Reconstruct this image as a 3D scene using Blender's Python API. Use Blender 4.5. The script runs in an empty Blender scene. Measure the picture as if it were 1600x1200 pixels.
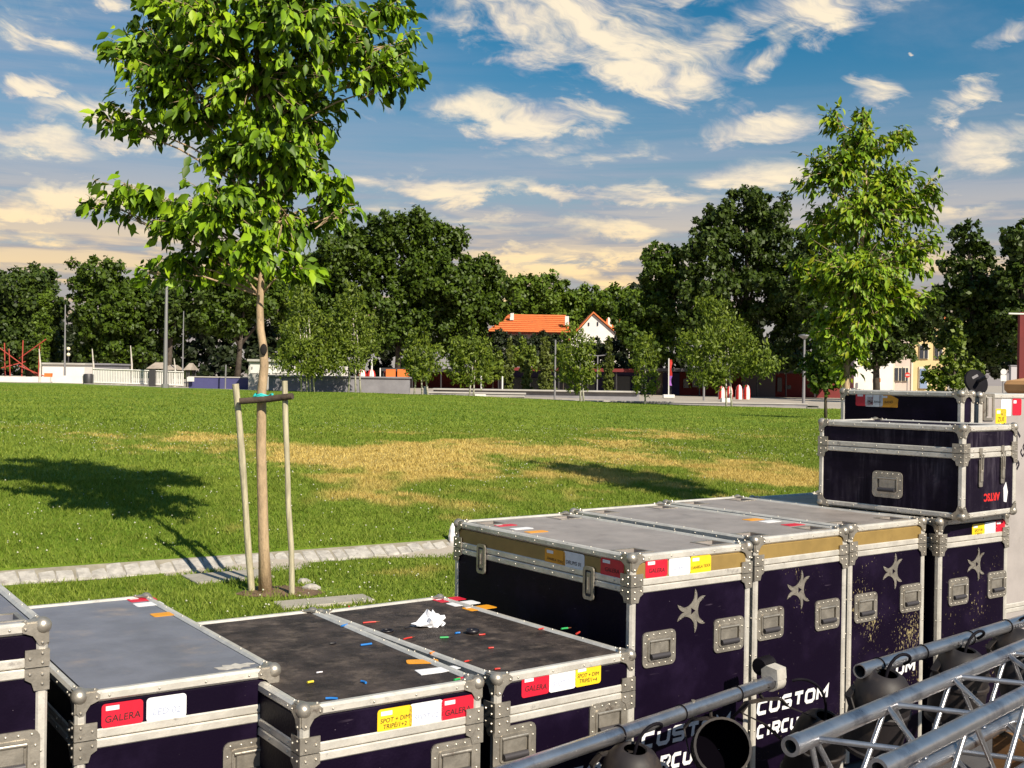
import bpy, bmesh, math, random
import numpy as np
from mathutils import Vector, Matrix
random.seed(7)
RNG = np.random.default_rng(11)
scene = bpy.context.scene
COL = scene.collection
R = math.radians

# ---------------------------------------------------------------- camera
F_PX, PITCH, ROLL, CAM_H = 1792.0, R(-0.277), R(0.825), 1.70
cam = bpy.data.cameras.new('camera')
cam.sensor_fit = 'HORIZONTAL'
cam.sensor_width = 36.0
cam.lens = 36.0 * F_PX / 1600.0
cam.clip_start = 0.05
cam.clip_end = 5000.0
cam_ob = bpy.data.objects.new('camera', cam)
COL.objects.link(cam_ob)
cam_ob.matrix_world = (Matrix.Translation((0, 0, CAM_H)) @ Matrix.Rotation(R(90) + PITCH, 4, 'X')
                       @ Matrix.Rotation(ROLL, 4, 'Z'))
scene.camera = cam_ob

# ---------------------------------------------------------------- light
SUN_EL = R(37.5)
SUN_AZ = (0.575, -0.818)                      # horizontal direction towards the sun
sun_dir = Vector((SUN_AZ[0] * math.cos(SUN_EL), SUN_AZ[1] * math.cos(SUN_EL), math.sin(SUN_EL)))
sun = bpy.data.lights.new('sun', 'SUN')
sun.energy = 5.0
sun.angle = R(0.5)
sun.color = (1.0, 0.90, 0.74)
sun_ob = bpy.data.objects.new('sun', sun)
COL.objects.link(sun_ob)
sun_ob.rotation_euler = sun_dir.to_track_quat('Z', 'Y').to_euler()
sun_ob.location = (20, -30, 40)
scene.view_settings.view_transform = 'Standard'
scene.view_settings.look = 'None'
scene.view_settings.exposure = 0.46
scene.view_settings.gamma = 1.0
scene.view_settings.use_curve_mapping = False
scene.render.engine = 'CYCLES'
scene.cycles.use_denoising = True
scene.cycles.max_bounces = 5
scene.cycles.transparent_max_bounces = 4
scene.cycles.caustics_reflective = False
scene.cycles.caustics_refractive = False

# ---------------------------------------------------------------- sky
SKY_STRENGTH = 0.064
CLOUD_GAIN = 0.78
world = bpy.data.worlds.new('World')
scene.world = world
world.use_nodes = True
WT = world.node_tree
WT.nodes.clear()


class NB:
    """tiny node-graph writer"""
    def __init__(self, tree):
        self.t = tree

    def n(self, kind, **kw):
        nd = self.t.nodes.new(kind)
        for k, v in kw.items():
            setattr(nd, k, v)
        return nd

    def link(self, a, b):
        self.t.links.new(a, b)

    def put(self, sock, v):
        if hasattr(v, 'is_output'):
            self.link(v, sock)
        else:
            sock.default_value = v

    def math(self, op, a, b=0.0, c=0.0, clamp=False):
        m = self.n('ShaderNodeMath', operation=op, use_clamp=clamp)
        for i, v in enumerate((a, b, c)):
            self.put(m.inputs[i], v)
        return m.outputs[0]

    def mix(self, f, a, b, kind='MIX'):
        m = self.n('ShaderNodeMix', data_type='RGBA', blend_type=kind)
        self.put(m.inputs[0], f)
        for s, v in ((6, a), (7, b)):
            if isinstance(v, tuple) and len(v) == 3:
                v = (*v, 1)
            self.put(m.inputs[s], v)
        return m.outputs[2]

    def noise(self, vec, scale, detail=4.0, rough=0.55, dist=0.0, dim='3D'):
        m = self.n('ShaderNodeTexNoise', noise_dimensions=dim)
        if vec is not None:
            self.link(vec, m.inputs['Vector'])
        m.inputs['Scale'].default_value = scale
        m.inputs['Detail'].default_value = detail
        m.inputs['Roughness'].default_value = rough
        m.inputs['Distortion'].default_value = dist
        return m.outputs['Fac']

    def ramp(self, f, lo, hi, smooth=True):
        m = self.n('ShaderNodeMapRange', interpolation_type='SMOOTHSTEP' if smooth else 'LINEAR')
        self.put(m.inputs['Value'], f)
        self.put(m.inputs['From Min'], lo)
        self.put(m.inputs['From Max'], hi)
        return m.outputs[0]

    def comb(self, x, y, z=0.0):
        m = self.n('ShaderNodeCombineXYZ')
        for i, v in enumerate((x, y, z)):
            self.put(m.inputs[i], v)
        return m.outputs[0]


def build_sky():
    b = NB(WT)
    out = b.n('ShaderNodeOutputWorld')
    bg = b.n('ShaderNodeBackground')
    bg.inputs['Strength'].default_value = SKY_STRENGTH
    b.link(bg.outputs[0], out.inputs['Surface'])
    sky = b.n('ShaderNodeTexSky', sky_type='NISHITA')
    sky.sun_disc = False
    sky.sun_elevation = SUN_EL
    sky.sun_rotation = math.atan2(SUN_AZ[0], SUN_AZ[1])
    sky.air_density = 1.0
    sky.dust_density = 0.3
    sky.ozone_density = 2.5
    hsv = b.n('ShaderNodeHueSaturation')
    hsv.inputs['Saturation'].default_value = 1.45
    hsv.inputs['Hue'].default_value = 0.485
    hsv.inputs['Value'].default_value = 0.95
    b.link(sky.outputs[0], hsv.inputs['Color'])
    tc = b.n('ShaderNodeTexCoord')
    sep = b.n('ShaderNodeSeparateXYZ')
    b.link(tc.outputs['Generated'], sep.inputs[0])
    x, y, z = sep.outputs
    az = b.math('ARCTAN2', x, y)
    el = b.math('ARCSINE', z)
    # wispy displacement of the coordinates
    v1 = b.comb(b.math('MULTIPLY', az, 7.0), b.math('MULTIPLY', el, 16.0))
    fine = b.noise(v1, 2.2, 9.0, 0.62, 0.5)
    v2 = b.comb(b.math('MULTIPLY', az, 6.0), b.math('MULTIPLY', el, 30.0), 3.0)
    streak = b.noise(v2, 1.6, 8.0, 0.6, 0.3)
    warp = b.noise(v1, 1.1, 3.0, 0.5)
    azw = b.math('ADD', az, b.math('MULTIPLY', b.math('SUBTRACT', warp, 0.5), 0.10))
    elw = b.math('ADD', el, b.math('MULTIPLY', b.math('SUBTRACT', fine, 0.5), 0.06))
    total = None
    #       px   py   rx   ry   tilt  weight
    blobs = [(880, 30, 215, 70, -14, 1.0), (1010, 95, 130, 52, -18, 1.0), (1110, 80, 45, 22, 25, .8),
             (1265, 35, 125, 38, 6, .95), (1195, 80, 22, 60, -18, .8), (1080, 5, 60, 18, 0, .7),
             (820, 185, 150, 30, -3, 1.0), (840, 230, 90, 14, 5, .6), (1165, 210, 90, 26, 8, .95),
             (980, 245, 110, 12, 4, .75), (1350, 165, 34, 20, 0, .9), (1487, 188, 58, 20, 16, 1.0),
             (1525, 262, 95, 36, 8, .9), (1590, 95, 35, 18, 10, .7), (1428, 118, 5, 4, 0, 1.0),
             (1190, 285, 90, 22, 0, .8), (690, 295, 150, 20, -3, 1.0), (930, 305, 190, 16, -4, 1.0),
             (950, 360, 80, 18, 0, 1.0), (960, 395, 90, 12, 0, .95), (800, 400, 170, 13, 2, 1.0),
             (880, 432, 230, 16, 0, 1.0), (760, 350, 120, 10, 0, .55), (50, 160, 60, 15, 5, .95),
             (40, 250, 70, 26, 0, 1.0), (200, 215, 130, 28, -8, 1.0), (110, 330, 150, 20, 3, 1.0),
             (60, 385, 100, 18, 0, .8), (70, 110, 90, 18, -10, .75), (230, 380, 120, 16, 0, .8),
             (100, 435, 140, 20, 0, .9), (600, 330, 60, 14, 0, .7), (130, 20, 110, 16, -5, .7),
             (1500, 350, 120, 14, 0, .7), (1420, 400, 120, 16, 0, .7), (60, 60, 60, 16, 0, .4), (580, 160, 80, 30, 0, .4)]
    for (px, py, rx, ry, tilt, wgt) in blobs:
        ca = math.atan((px - 800) / F_PX)
        ce = math.atan((591.3 + (px - 800) * math.tan(ROLL) - py) / F_PX)
        ct, st = math.cos(R(tilt)), math.sin(R(tilt))
        da = b.math('SUBTRACT', azw, ca)
        de = b.math('SUBTRACT', elw, ce)
        u = b.math('MULTIPLY', b.math('ADD', b.math('MULTIPLY', da, ct), b.math('MULTIPLY', de, st)), F_PX / rx)
        v = b.math('MULTIPLY', b.math('SUBTRACT', b.math('MULTIPLY', de, ct), b.math('MULTIPLY', da, st)), F_PX / ry)
        r2 = b.math('ADD', b.math('MULTIPLY', u, u), b.math('MULTIPLY', v, v))
        g = b.math('MULTIPLY', b.math('SUBTRACT', 1.0, b.math('MULTIPLY', r2, 0.42), clamp=True), wgt)
        total = g if total is None else b.math('MAXIMUM', total, g)
    # a general thin cover for the whole dome, denser towards the horizon
    pv = b.n('ShaderNodeVectorMath', operation='SCALE')
    b.link(tc.outputs['Generated'], pv.inputs[0])
    b.link(b.math('DIVIDE', 1.0, b.math('ADD', b.math('ABSOLUTE', z), 0.09)), pv.inputs['Scale'])
    cover = b.noise(pv.outputs[0], 0.9, 9.0, 0.6, 0.3)
    low = b.ramp(el, 0.20, 0.04)
    base = b.math('MULTIPLY', b.ramp(cover, 0.47, 0.78), b.math('ADD', 0.42, b.math('MULTIPLY', low, 0.40)))
    v3 = b.comb(b.math('MULTIPLY', az, 2.6), b.math('MULTIPLY', el, 34.0), 7.0)
    lay = b.noise(v3, 1.5, 7.0, 0.58, 0.25)
    layer = b.math('MULTIPLY', b.ramp(lay, 0.37, 0.62), b.math('MULTIPLY', b.ramp(el, 0.27, 0.10), 0.92))
    base = b.math('MAXIMUM', base, layer)
    veil = b.math('MULTIPLY', b.ramp(az, 0.05, -0.25), b.math('ADD', 0.15, b.math('MULTIPLY', b.ramp(lay, 0.35, 0.7), 0.45)))
    base = b.math('MAXIMUM', base, veil)
    ca_, sa_ = math.cos(R(24)), math.sin(R(24))
    aw, ew = b.math('ADD', az, b.math('MULTIPLY', b.math('SUBTRACT', warp, 0.5), 0.05)), b.math('ADD', el, b.math('MULTIPLY', b.math('SUBTRACT', warp, 0.5), 0.07))
    ra = b.math('SUBTRACT', b.math('MULTIPLY', aw, ca_), b.math('MULTIPLY', ew, sa_))
    rb = b.math('ADD', b.math('MULTIPLY', aw, sa_), b.math('MULTIPLY', ew, ca_))
    feather = b.noise(b.comb(b.math('MULTIPLY', ra, 11.0), b.math('MULTIPLY', rb, 42.0), 1.0), 1.0, 10.0, 0.62, 0.12)
    high = b.ramp(el, 0.15, 0.235)
    sm = b.n('ShaderNodeMix', data_type='FLOAT')
    b.put(sm.inputs[0], high)
    b.put(sm.inputs[2], streak)
    b.put(sm.inputs[3], feather)
    streak = sm.outputs[0]
    wisps = b.math('ADD', b.math('MULTIPLY', b.math('SUBTRACT', fine, 0.5), 1.9),
                   b.math('MULTIPLY', b.math('SUBTRACT', streak, 0.5), 1.9))
    dens = b.math('ADD', total, wisps)
    dens = b.ramp(dens, 0.12, 1.12)
    dens = b.math('MULTIPLY', dens, b.ramp(total, 0.0, 0.30))
    dens = b.math('MAXIMUM', dens, base)
    dens = b.math('MULTIPLY', dens, 0.97)
    k = CLOUD_GAIN / SKY_STRENGTH
    warm = b.mix(low, (0.98 * k, 0.84 * k, 0.62 * k), (1.05 * k, 0.74 * k, 0.34 * k))
    lilac = b.mix(low, (0.36 * k, 0.40 * k, 0.50 * k), (0.36 * k, 0.29 * k, 0.28 * k))
    lit = b.ramp(b.math('ADD', b.math('MULTIPLY', total, 0.65), b.math('MULTIPLY', b.math('SUBTRACT', streak, 0.5), 2.0)), 0.12, 0.80)
    lit = b.math('MAXIMUM', lit, b.math('MULTIPLY', low, b.ramp(lay, 0.50, 0.64)))
    cl = b.mix(lit, lilac, warm)
    # warm grey air low over the horizon
    air = b.mix(b.ramp(el, 0.29, 0.02), hsv.outputs[0], (0.44 * k, 0.40 * k, 0.38 * k))
    airf = b.mix(0.9, hsv.outputs[0], air)
    col = b.mix(dens, airf, cl)
    b.link(col, bg.inputs['Color'])


build_sky()


# ---------------------------------------------------------------- pixel <-> world (the photograph's own camera)
def ray(px, py):
    u2, v2 = px - 800.0, py - 600.0
    c, s = math.cos(ROLL), math.sin(ROLL)
    u, v = u2 * c + v2 * s, -u2 * s + v2 * c
    d = Vector((u / F_PX, 1.0, -v / F_PX))
    cp, sp = math.cos(PITCH), math.sin(PITCH)
    return Vector((d.x, d.y * cp - d.z * sp, d.y * sp + d.z * cp))


def at(px, py, Y):
    d = ray(px, py)
    return Vector((0, 0, CAM_H)) + d * (Y / d.y)


def hor(px):
    return 591.3 + (px - 800) * math.tan(ROLL)


EDGE = [(-900, 595, 80), (-100, 595, 80), (0, 597, 80), (140, 600, 78), (280, 606, 76), (500, 612, 72), (700, 617, 70),
        (1000, 632, 66), (1270, 641, 62), (1600, 648, 60), (2400, 650, 60)]
E_TH = np.array([math.atan((p - 800) / F_PX) for p, _, _ in EDGE])
E_Z = np.array([CAM_H + at(p, y, Z).z - CAM_H for p, y, Z in EDGE])
E_R = np.array([Z / math.cos(t) for t, (_, _, Z) in zip(E_TH, EDGE)])
KN = np.array([-0.53, 0.848])
KP = np.array([-4.0, 9.1])


def sdist(x, y):
    return (x - KP[0]) * KN[0] + (y - KP[1]) * KN[1]


def gz(x, y):
    x = np.asarray(x, float)
    y = np.asarray(y, float)
    th = np.arctan2(x, y)
    zf = np.interp(th, E_TH, E_Z)
    s = sdist(x, y)
    sp = np.maximum(s, 0)
    t = np.clip((s + 0.08) / 0.18, 0, 1)
    h = 0.08 * t * t * (3 - 2 * t) + 0.57 * (1 - np.exp(-sp / 2.6)) + (zf - 0.65) * (1 - np.exp(-sp / 22.0))
    und = 0.02 * np.sin(x * 0.9 + 1) * np.sin(y * 0.7) * np.clip(sp, 0, 1)
    return h + und


def gpt(x, y, dz=0.0):
    return Vector((x, y, float(gz(x, y)) + dz))


def on_ground(px, py):
    d = ray(px, py)
    lo = 3.0
    Y = lo
    while Y < 300:
        p = Vector((0, 0, CAM_H)) + d * (Y / d.y)
        if p.z <= float(gz(p.x, p.y)):
            return p
        Y *= 1.004
    return p


# ---------------------------------------------------------------- materials
MATS = {}


def mat(name, col, rough=0.6, metal=0.0, var=0.0, vscale=6.0, bump=0.0, bscale=40.0, col2=None, c2lo=0.5, c2hi=0.62,
        c2scale=8.0, spec=0.5, coords='Object', stretch=None, rvar=0.0):
    if name in MATS:
        return MATS[name]
    m = bpy.data.materials.new(name)
    m.use_nodes = True
    b = NB(m.node_tree)
    bs = m.node_tree.nodes['Principled BSDF']
    bs.inputs['Roughness'].default_value = rough
    bs.inputs['Metallic'].default_value = metal
    bs.inputs['Specular IOR Level'].default_value = spec
    tc = b.n('ShaderNodeTexCoord')
    vec = tc.outputs[coords]
    oi = b.n('ShaderNodeObjectInfo')
    ad = b.n('ShaderNodeVectorMath', operation='ADD')
    b.link(vec, ad.inputs[0])
    b.link(b.math('MULTIPLY', oi.outputs['Random'], 37.0), ad.inputs[1])
    vec = ad.outputs[0]
    if stretch:
        mp = b.n('ShaderNodeMapping')
        mp.inputs['Scale'].default_value = stretch
        b.link(vec, mp.inputs[0])
        vec = mp.outputs[0]
    c = (*col, 1)
    sock = None
    if var > 0:
        f = b.noise(vec, vscale, 6, 0.6)
        lo = tuple(max(0, x * (1 - var)) for x in col)
        hi = tuple(x * (1 + var) for x in col)
        sock = b.mix(b.ramp(f, 0.3, 0.7), lo, hi)
    if col2 is not None:
        f2 = b.ramp(b.noise(vec, c2scale, 8, 0.65), c2lo, c2hi)
        sock = b.mix(f2, sock if sock is not None else c, col2)
    if sock is not None:
        b.link(sock, bs.inputs['Base Color'])
    else:
        bs.inputs['Base Color'].default_value = c
    if rvar > 0:
        f3 = b.noise(vec, vscale * 1.7, 5, 0.6)
        b.link(b.math('ADD', rough - rvar / 2, b.math('MULTIPLY', f3, rvar), clamp=True), bs.inputs['Roughness'])
    if bump > 0:
        bp = b.n('ShaderNodeBump')
        bp.inputs['Strength'].default_value = bump
        bp.inputs['Distance'].default_value = 0.01
        b.link(b.noise(vec, bscale, 5, 0.6), bp.inputs['Height'])
        b.link(bp.outputs[0], bs.inputs['Normal'])
    MATS[name] = m
    return m


def leaf_mat(name, cols, trans=0.35, rough=0.5):
    """foliage: colour varies leaf by leaf, light passes through"""
    if name in MATS:
        return MATS[name]
    m = bpy.data.materials.new(name)
    m.use_nodes = True
    nt = m.node_tree
    b = NB(nt)
    bs = nt.nodes['Principled BSDF']
    geo = b.n('ShaderNodeNewGeometry')
    oi = b.n('ShaderNodeObjectInfo')
    r = b.math('FRACT', b.math('ADD', geo.outputs['Random Per Island'], oi.outputs['Random']))
    cr = b.n('ShaderNodeValToRGB')
    el = cr.color_ramp.elements
    while len(el) < len(cols):
        el.new(0.5)
    for i, c in enumerate(cols):
        el[i].position = i / (len(cols) - 1)
        el[i].color = (*c, 1)
    b.link(r, cr.inputs[0])
    b.link(cr.outputs[0], bs.inputs['Base Color'])
    bs.inputs['Roughness'].default_value = rough
    bs.inputs['Specular IOR Level'].default_value = 0.3
    tr = b.n('ShaderNodeBsdfTranslucent')
    b.link(b.mix(1.0, cr.outputs[0], (1.0, 1.0, 0.35), 'MULTIPLY'), tr.inputs['Color'])
    mx = b.n('ShaderNodeMixShader')
    mx.inputs[0].default_value = trans
    b.link(bs.outputs[0], mx.inputs[1])
    b.link(tr.outputs[0], mx.inputs[2])
    b.link(mx.outputs[0], nt.nodes['Material Output'].inputs['Surface'])
    MATS[name] = m
    return m


def panel_mat(name, base, flecks=None, amount=0.0, rough=0.50, scuff=(0.10, 0.075, 0.11), hexa=False, dust=0.0):
    """painted plywood laminate: faint scuffs, and worn-through flecks that grow towards the bottom"""
    if name in MATS:
        return MATS[name]
    m = bpy.data.materials.new(name)
    m.use_nodes = True
    b = NB(m.node_tree)
    bs = m.node_tree.nodes['Principled BSDF']
    tc = b.n('ShaderNodeTexCoord')
    oi = b.n('ShaderNodeObjectInfo')
    ad = b.n('ShaderNodeVectorMath', operation='ADD')
    b.link(tc.outputs['Object'], ad.inputs[0])
    b.link(b.math('MULTIPLY', oi.outputs['Random'], 23.0), ad.inputs[1])
    v = ad.outputs[0]
    cl = b.mix(b.ramp(b.noise(v, 5, 5, 0.6), 0.45, 0.75), base, tuple(min(1, x * 2.0 + 0.003) for x in base))
    mp = b.n('ShaderNodeMapping')
    mp.inputs['Scale'].default_value = (9, 9, 90)
    mp.inputs['Rotation'].default_value = (0.5, 0.7, 0.2)
    b.link(v, mp.inputs[0])
    scr = b.math('MULTIPLY', b.ramp(b.noise(mp.outputs[0], 1.0, 3, 0.5), 0.68, 0.75), b.ramp(b.noise(v, 9, 2), 0.45, 0.65))
    cl = b.mix(b.math('MULTIPLY', scr, 0.38), cl, scuff)
    cl = b.mix(b.math('MULTIPLY', b.ramp(b.noise(v, 95, 2), 0.76, 0.80), 0.8), cl, (0.22, 0.18, 0.22))
    if dust > 0:
        mp3 = b.n('ShaderNodeMapping')
        mp3.inputs['Scale'].default_value = (34, 34, 3.0)
        b.link(v, mp3.inputs[0])
        st = b.math('MULTIPLY', b.ramp(b.noise(mp3.outputs[0], 1.0, 5, 0.65), 0.40, 0.75), b.ramp(b.noise(v, 6, 3), 0.35, 0.65))
        cl = b.mix(b.math('MULTIPLY', st, dust), cl, (0.075, 0.062, 0.085))
    if flecks:
        sp = b.n('ShaderNodeSeparateXYZ')
        b.link(tc.outputs['Object'], sp.inputs[0])
        low = b.ramp(sp.outputs[2], 0.95, 0.45)
        mp2 = b.n('ShaderNodeMapping')
        mp2.inputs['Scale'].default_value = (120, 120, 62)
        b.link(v, mp2.inputs[0])
        f = b.noise(mp2.outputs[0], 1.0, 4, 0.65)
        big = b.noise(v, 4.5, 2)
        th = b.math('SUBTRACT', b.math('ADD', f, b.math('MULTIPLY', low, 0.085 * amount)), b.math('MULTIPLY', b.math('SUBTRACT', 0.6, big), 0.55))
        cl = b.mix(b.ramp(th, 0.66, 0.69), cl, flecks)
    b.link(cl, bs.inputs['Base Color'])
    bs.inputs['Roughness'].default_value = rough
    bs.inputs['Specular IOR Level'].default_value = 0.10
    bp = b.n('ShaderNodeBump')
    bp.inputs['Strength'].default_value = 0.15
    bp.inputs['Distance'].default_value = 0.004
    if hexa:
        vo = b.n('ShaderNodeTexVoronoi')
        vo.inputs['Scale'].default_value = 110
        b.link(tc.outputs['Object'], vo.inputs['Vector'])
        b.link(vo.outputs['Distance'], bp.inputs['Height'])
        bp.inputs['Strength'].default_value = 0.14
    else:
        b.link(b.noise(v, 160, 3), bp.inputs['Height'])
    b.link(bp.outputs[0], bs.inputs['Normal'])
    MATS[name] = m
    return m


ALU = mat('aluminium_profile', (0.72, 0.68, 0.61), 0.40, 0.42, var=0.14, vscale=14, rvar=0.25, bump=0.12, bscale=90, col2=(0.30, 0.27, 0.25), c2lo=0.60, c2hi=0.75, c2scale=18)
STEEL = mat('zinc_steel', (0.44, 0.40, 0.34), 0.40, 0.7, var=0.2, vscale=20, rvar=0.25, bump=0.1, bscale=120, col2=(0.22, 0.18, 0.15), c2lo=0.58, c2hi=0.72, c2scale=25)
RIVET = mat('rivet_steel', (0.62, 0.58, 0.50), 0.42, 0.7)
TUBE = mat('truss_aluminium', (0.58, 0.575, 0.59), 0.32, 0.92, var=0.18, vscale=5, rvar=0.3, bump=0.08, bscale=60, col2=(0.27, 0.27, 0.30), c2lo=0.47, c2hi=0.68, c2scale=5)  # broad tone bands in the colour imitate reflections along the tubes
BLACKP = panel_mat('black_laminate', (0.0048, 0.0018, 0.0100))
BLACKH = panel_mat('black_hex_laminate', (0.0048, 0.0018, 0.0100), hexa=True)
BLACKW = panel_mat('worn_black_laminate', (0.0048, 0.0018, 0.0100), (0.30, 0.24, 0.12), 0.25)
BLACKV = panel_mat('very_worn_black_laminate', (0.0048, 0.0018, 0.0100), (0.30, 0.25, 0.13), 0.72)
DUSTY = panel_mat('dusty_black_laminate', (0.007, 0.004, 0.012), scuff=(0.16, 0.13, 0.17), dust=0.9)
GOLD = mat('gold_painted_band', (0.31, 0.205, 0.065), 0.5, 0.15, var=0.12, vscale=9, col2=(0.22, 0.14, 0.05), c2lo=0.6, c2hi=0.75)
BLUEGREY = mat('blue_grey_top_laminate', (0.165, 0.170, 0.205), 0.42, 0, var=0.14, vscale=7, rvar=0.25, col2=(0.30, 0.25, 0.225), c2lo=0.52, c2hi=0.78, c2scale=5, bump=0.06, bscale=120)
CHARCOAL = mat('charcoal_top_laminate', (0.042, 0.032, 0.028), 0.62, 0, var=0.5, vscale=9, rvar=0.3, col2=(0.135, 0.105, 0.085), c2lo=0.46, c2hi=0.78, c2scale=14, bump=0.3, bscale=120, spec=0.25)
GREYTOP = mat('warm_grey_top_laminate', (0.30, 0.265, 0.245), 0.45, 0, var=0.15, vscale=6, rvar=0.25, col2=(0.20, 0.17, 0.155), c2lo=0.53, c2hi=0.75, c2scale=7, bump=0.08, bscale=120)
GREYP = mat('light_grey_laminate', (0.38, 0.345, 0.33), 0.5, 0, var=0.07, vscale=7, col2=(0.30, 0.27, 0.25), c2lo=0.58, c2hi=0.75, c2scale=9)
RED_S = mat('red_sticker', (0.62, 0.012, 0.035), 0.45, var=0.08, vscale=30)
WHITE_S = mat('white_sticker', (0.82, 0.82, 0.84), 0.45, var=0.04, vscale=30)
YEL_S = mat('yellow_sticker', (0.86, 0.58, 0.02), 0.45, var=0.06, vscale=30)
ORA_S = mat('orange_sticker', (0.78, 0.33, 0.015), 0.45, var=0.06, vscale=30)
INK = mat('marker_ink', (0.02, 0.012, 0.012), 0.6)
FAINT = mat('faded_blue_ink', (0.36, 0.40, 0.54), 0.6)
WHITEPAINT = mat('white_stencil_paint', (0.80, 0.80, 0.82), 0.5, var=0.08, vscale=20, col2=(0.35, 0.34, 0.38), c2lo=0.66, c2hi=0.74, c2scale=30)
BLACKPAINT = mat('black_stencil_paint', (0.015, 0.012, 0.02), 0.5)
REDPAINT = mat('red_stencil_paint', (0.62, 0.02, 0.02), 0.5)
RUBBER = mat('black_rubber', (0.005, 0.004, 0.007), 0.7, var=0.3, vscale=20, spec=0.15)
LAMPBLACK = mat('dusty_black_paint', (0.012, 0.009, 0.010), 0.6, 0.0, var=0.3, vscale=10, col2=(0.055, 0.040, 0.030), c2lo=0.46, c2hi=0.75, c2scale=9, rvar=0.3)
INSIDE = mat('shade_black_inside', (0.0025, 0.002, 0.0035), 0.9, spec=0.0)  # shade inside the lamp cans is put into this near-black colour
WOODSTAKE = mat('weathered_stake_wood', (0.46, 0.41, 0.28), 0.8, var=0.25, vscale=10, stretch=(6, 6, .6), bump=0.5, bscale=30)
BARKDARK = mat('dark_bark_pole', (0.065, 0.045, 0.032), 0.9, var=0.4, vscale=14, bump=0.6, bscale=40)
TRUNKY = mat('young_tree_bark', (0.42, 0.30, 0.18), 0.8, var=0.22, vscale=9, stretch=(3, 3, 1), bump=0.5, bscale=30, col2=(0.13, 0.10, 0.07), c2lo=0.6, c2hi=0.72, c2scale=14)
BARK = mat('old_tree_bark', (0.075, 0.058, 0.045), 0.9, var=0.3, vscale=3)
BIRCHBARK = mat('pale_birch_bark', (0.55, 0.50, 0.44), 0.8, var=0.15, vscale=4, col2=(0.10, 0.09, 0.08), c2lo=0.6, c2hi=0.66, c2scale=5)
GRANITE = mat('granite_sett', (0.40, 0.375, 0.34), 0.8, var=0.22, vscale=14, bump=0.5, bscale=50, col2=(0.24, 0.21, 0.18), c2lo=0.56, c2hi=0.72, c2scale=10)
SLAB = mat('pale_concrete_slab', (0.36, 0.33, 0.275), 0.85, var=0.12, vscale=6, bump=0.25, bscale=60, col2=(0.22, 0.20, 0.16), c2lo=0.58, c2hi=0.75)
ASPHALT = mat('pavement_asphalt', (0.085, 0.08, 0.082), 0.85, var=0.15, vscale=3, bump=0.3, bscale=80)
PLAZA = mat('pale_plaza_paving', (0.40, 0.35, 0.29), 0.85, var=0.1, vscale=0.4, coords='Object')
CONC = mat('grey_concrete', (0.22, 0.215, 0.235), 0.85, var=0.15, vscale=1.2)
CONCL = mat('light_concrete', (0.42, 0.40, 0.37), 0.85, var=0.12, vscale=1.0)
WHITEM = mat('white_painted_metal', (0.72, 0.70, 0.66), 0.5, var=0.06, vscale=2)
GREYM = mat('galvanised_post', (0.30, 0.29, 0.30), 0.45, 0.5)
DARKM = mat('dark_grey_metal', (0.06, 0.055, 0.06), 0.5, 0.3)
REDW = mat('dark_red_wall', (0.16, 0.018, 0.018), 0.8, var=0.15, vscale=0.5)
REDB = mat('bright_red_paint', (0.55, 0.03, 0.02), 0.6)
ORANGEP = mat('orange_panel', (0.72, 0.17, 0.03), 0.6, var=0.1, vscale=1)
INDIGO = mat('indigo_wall', (0.05, 0.045, 0.13), 0.8, var=0.1, vscale=0.6)
BLUEW = mat('blue_painted_wall', (0.06, 0.06, 0.17), 0.8, var=0.12, vscale=0.5)
ROOFT = mat('orange_roof_tiles', (0.62, 0.17, 0.045), 0.8, var=0.15, vscale=2, bump=0.4, bscale=4, col2=(0.36, 0.11, 0.05), c2lo=0.62, c2hi=0.7, c2scale=1.5)
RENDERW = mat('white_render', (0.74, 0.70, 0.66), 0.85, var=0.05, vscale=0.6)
CREAM = mat('cream_render', (0.62, 0.47, 0.24), 0.85, var=0.06, vscale=0.6)
PINKR = mat('pink_grey_render', (0.52, 0.43, 0.38), 0.85, var=0.06, vscale=0.6)
STONET = mat('pale_stone_trim', (0.62, 0.56, 0.45), 0.85)
GLASSD = mat('dark_window_glass', (0.03, 0.035, 0.05), 0.15, spec=0.6)
BLUEDOOR = mat('faded_blue_door', (0.20, 0.27, 0.42), 0.6)
THATCH = mat('grey_shelter_roof', (0.36, 0.30, 0.24), 0.9, var=0.2, vscale=2)
CYANT = mat('cyan_tie', (0.03, 0.52, 0.50), 0.5)
PAPER = mat('white_tissue', (0.84, 0.84, 0.88), 0.8)
CARD = mat('brown_cardboard', (0.50, 0.27, 0.11), 0.8, var=0.1, vscale=10)
TIMBER = mat('orange_timber', (0.26, 0.13, 0.05), 0.8, var=0.2, vscale=6, stretch=(8, 1, 8))
PLASTB = mat('blue_plastic', (0.02, 0.18, 0.55), 0.4)
PLASTR = mat('red_plastic', (0.55, 0.04, 0.03), 0.4)
PLASTG = mat('green_plastic', (0.03, 0.38, 0.10), 0.4)
PLASTY = mat('yellow_plastic', (0.75, 0.60, 0.05), 0.4)
PLASTK = mat('black_plastic', (0.012, 0.01, 0.014), 0.4)
PLASTW = mat('white_plastic', (0.75, 0.72, 0.75), 0.4)
PLASTO = mat('orange_plastic', (0.75, 0.22, 0.03), 0.4)
COPPER = mat('copper_strands', (0.65, 0.24, 0.12), 0.35, 0.8)
VIOLET = mat('violet_cloth', (0.35, 0.12, 0.5), 0.8)

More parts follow.
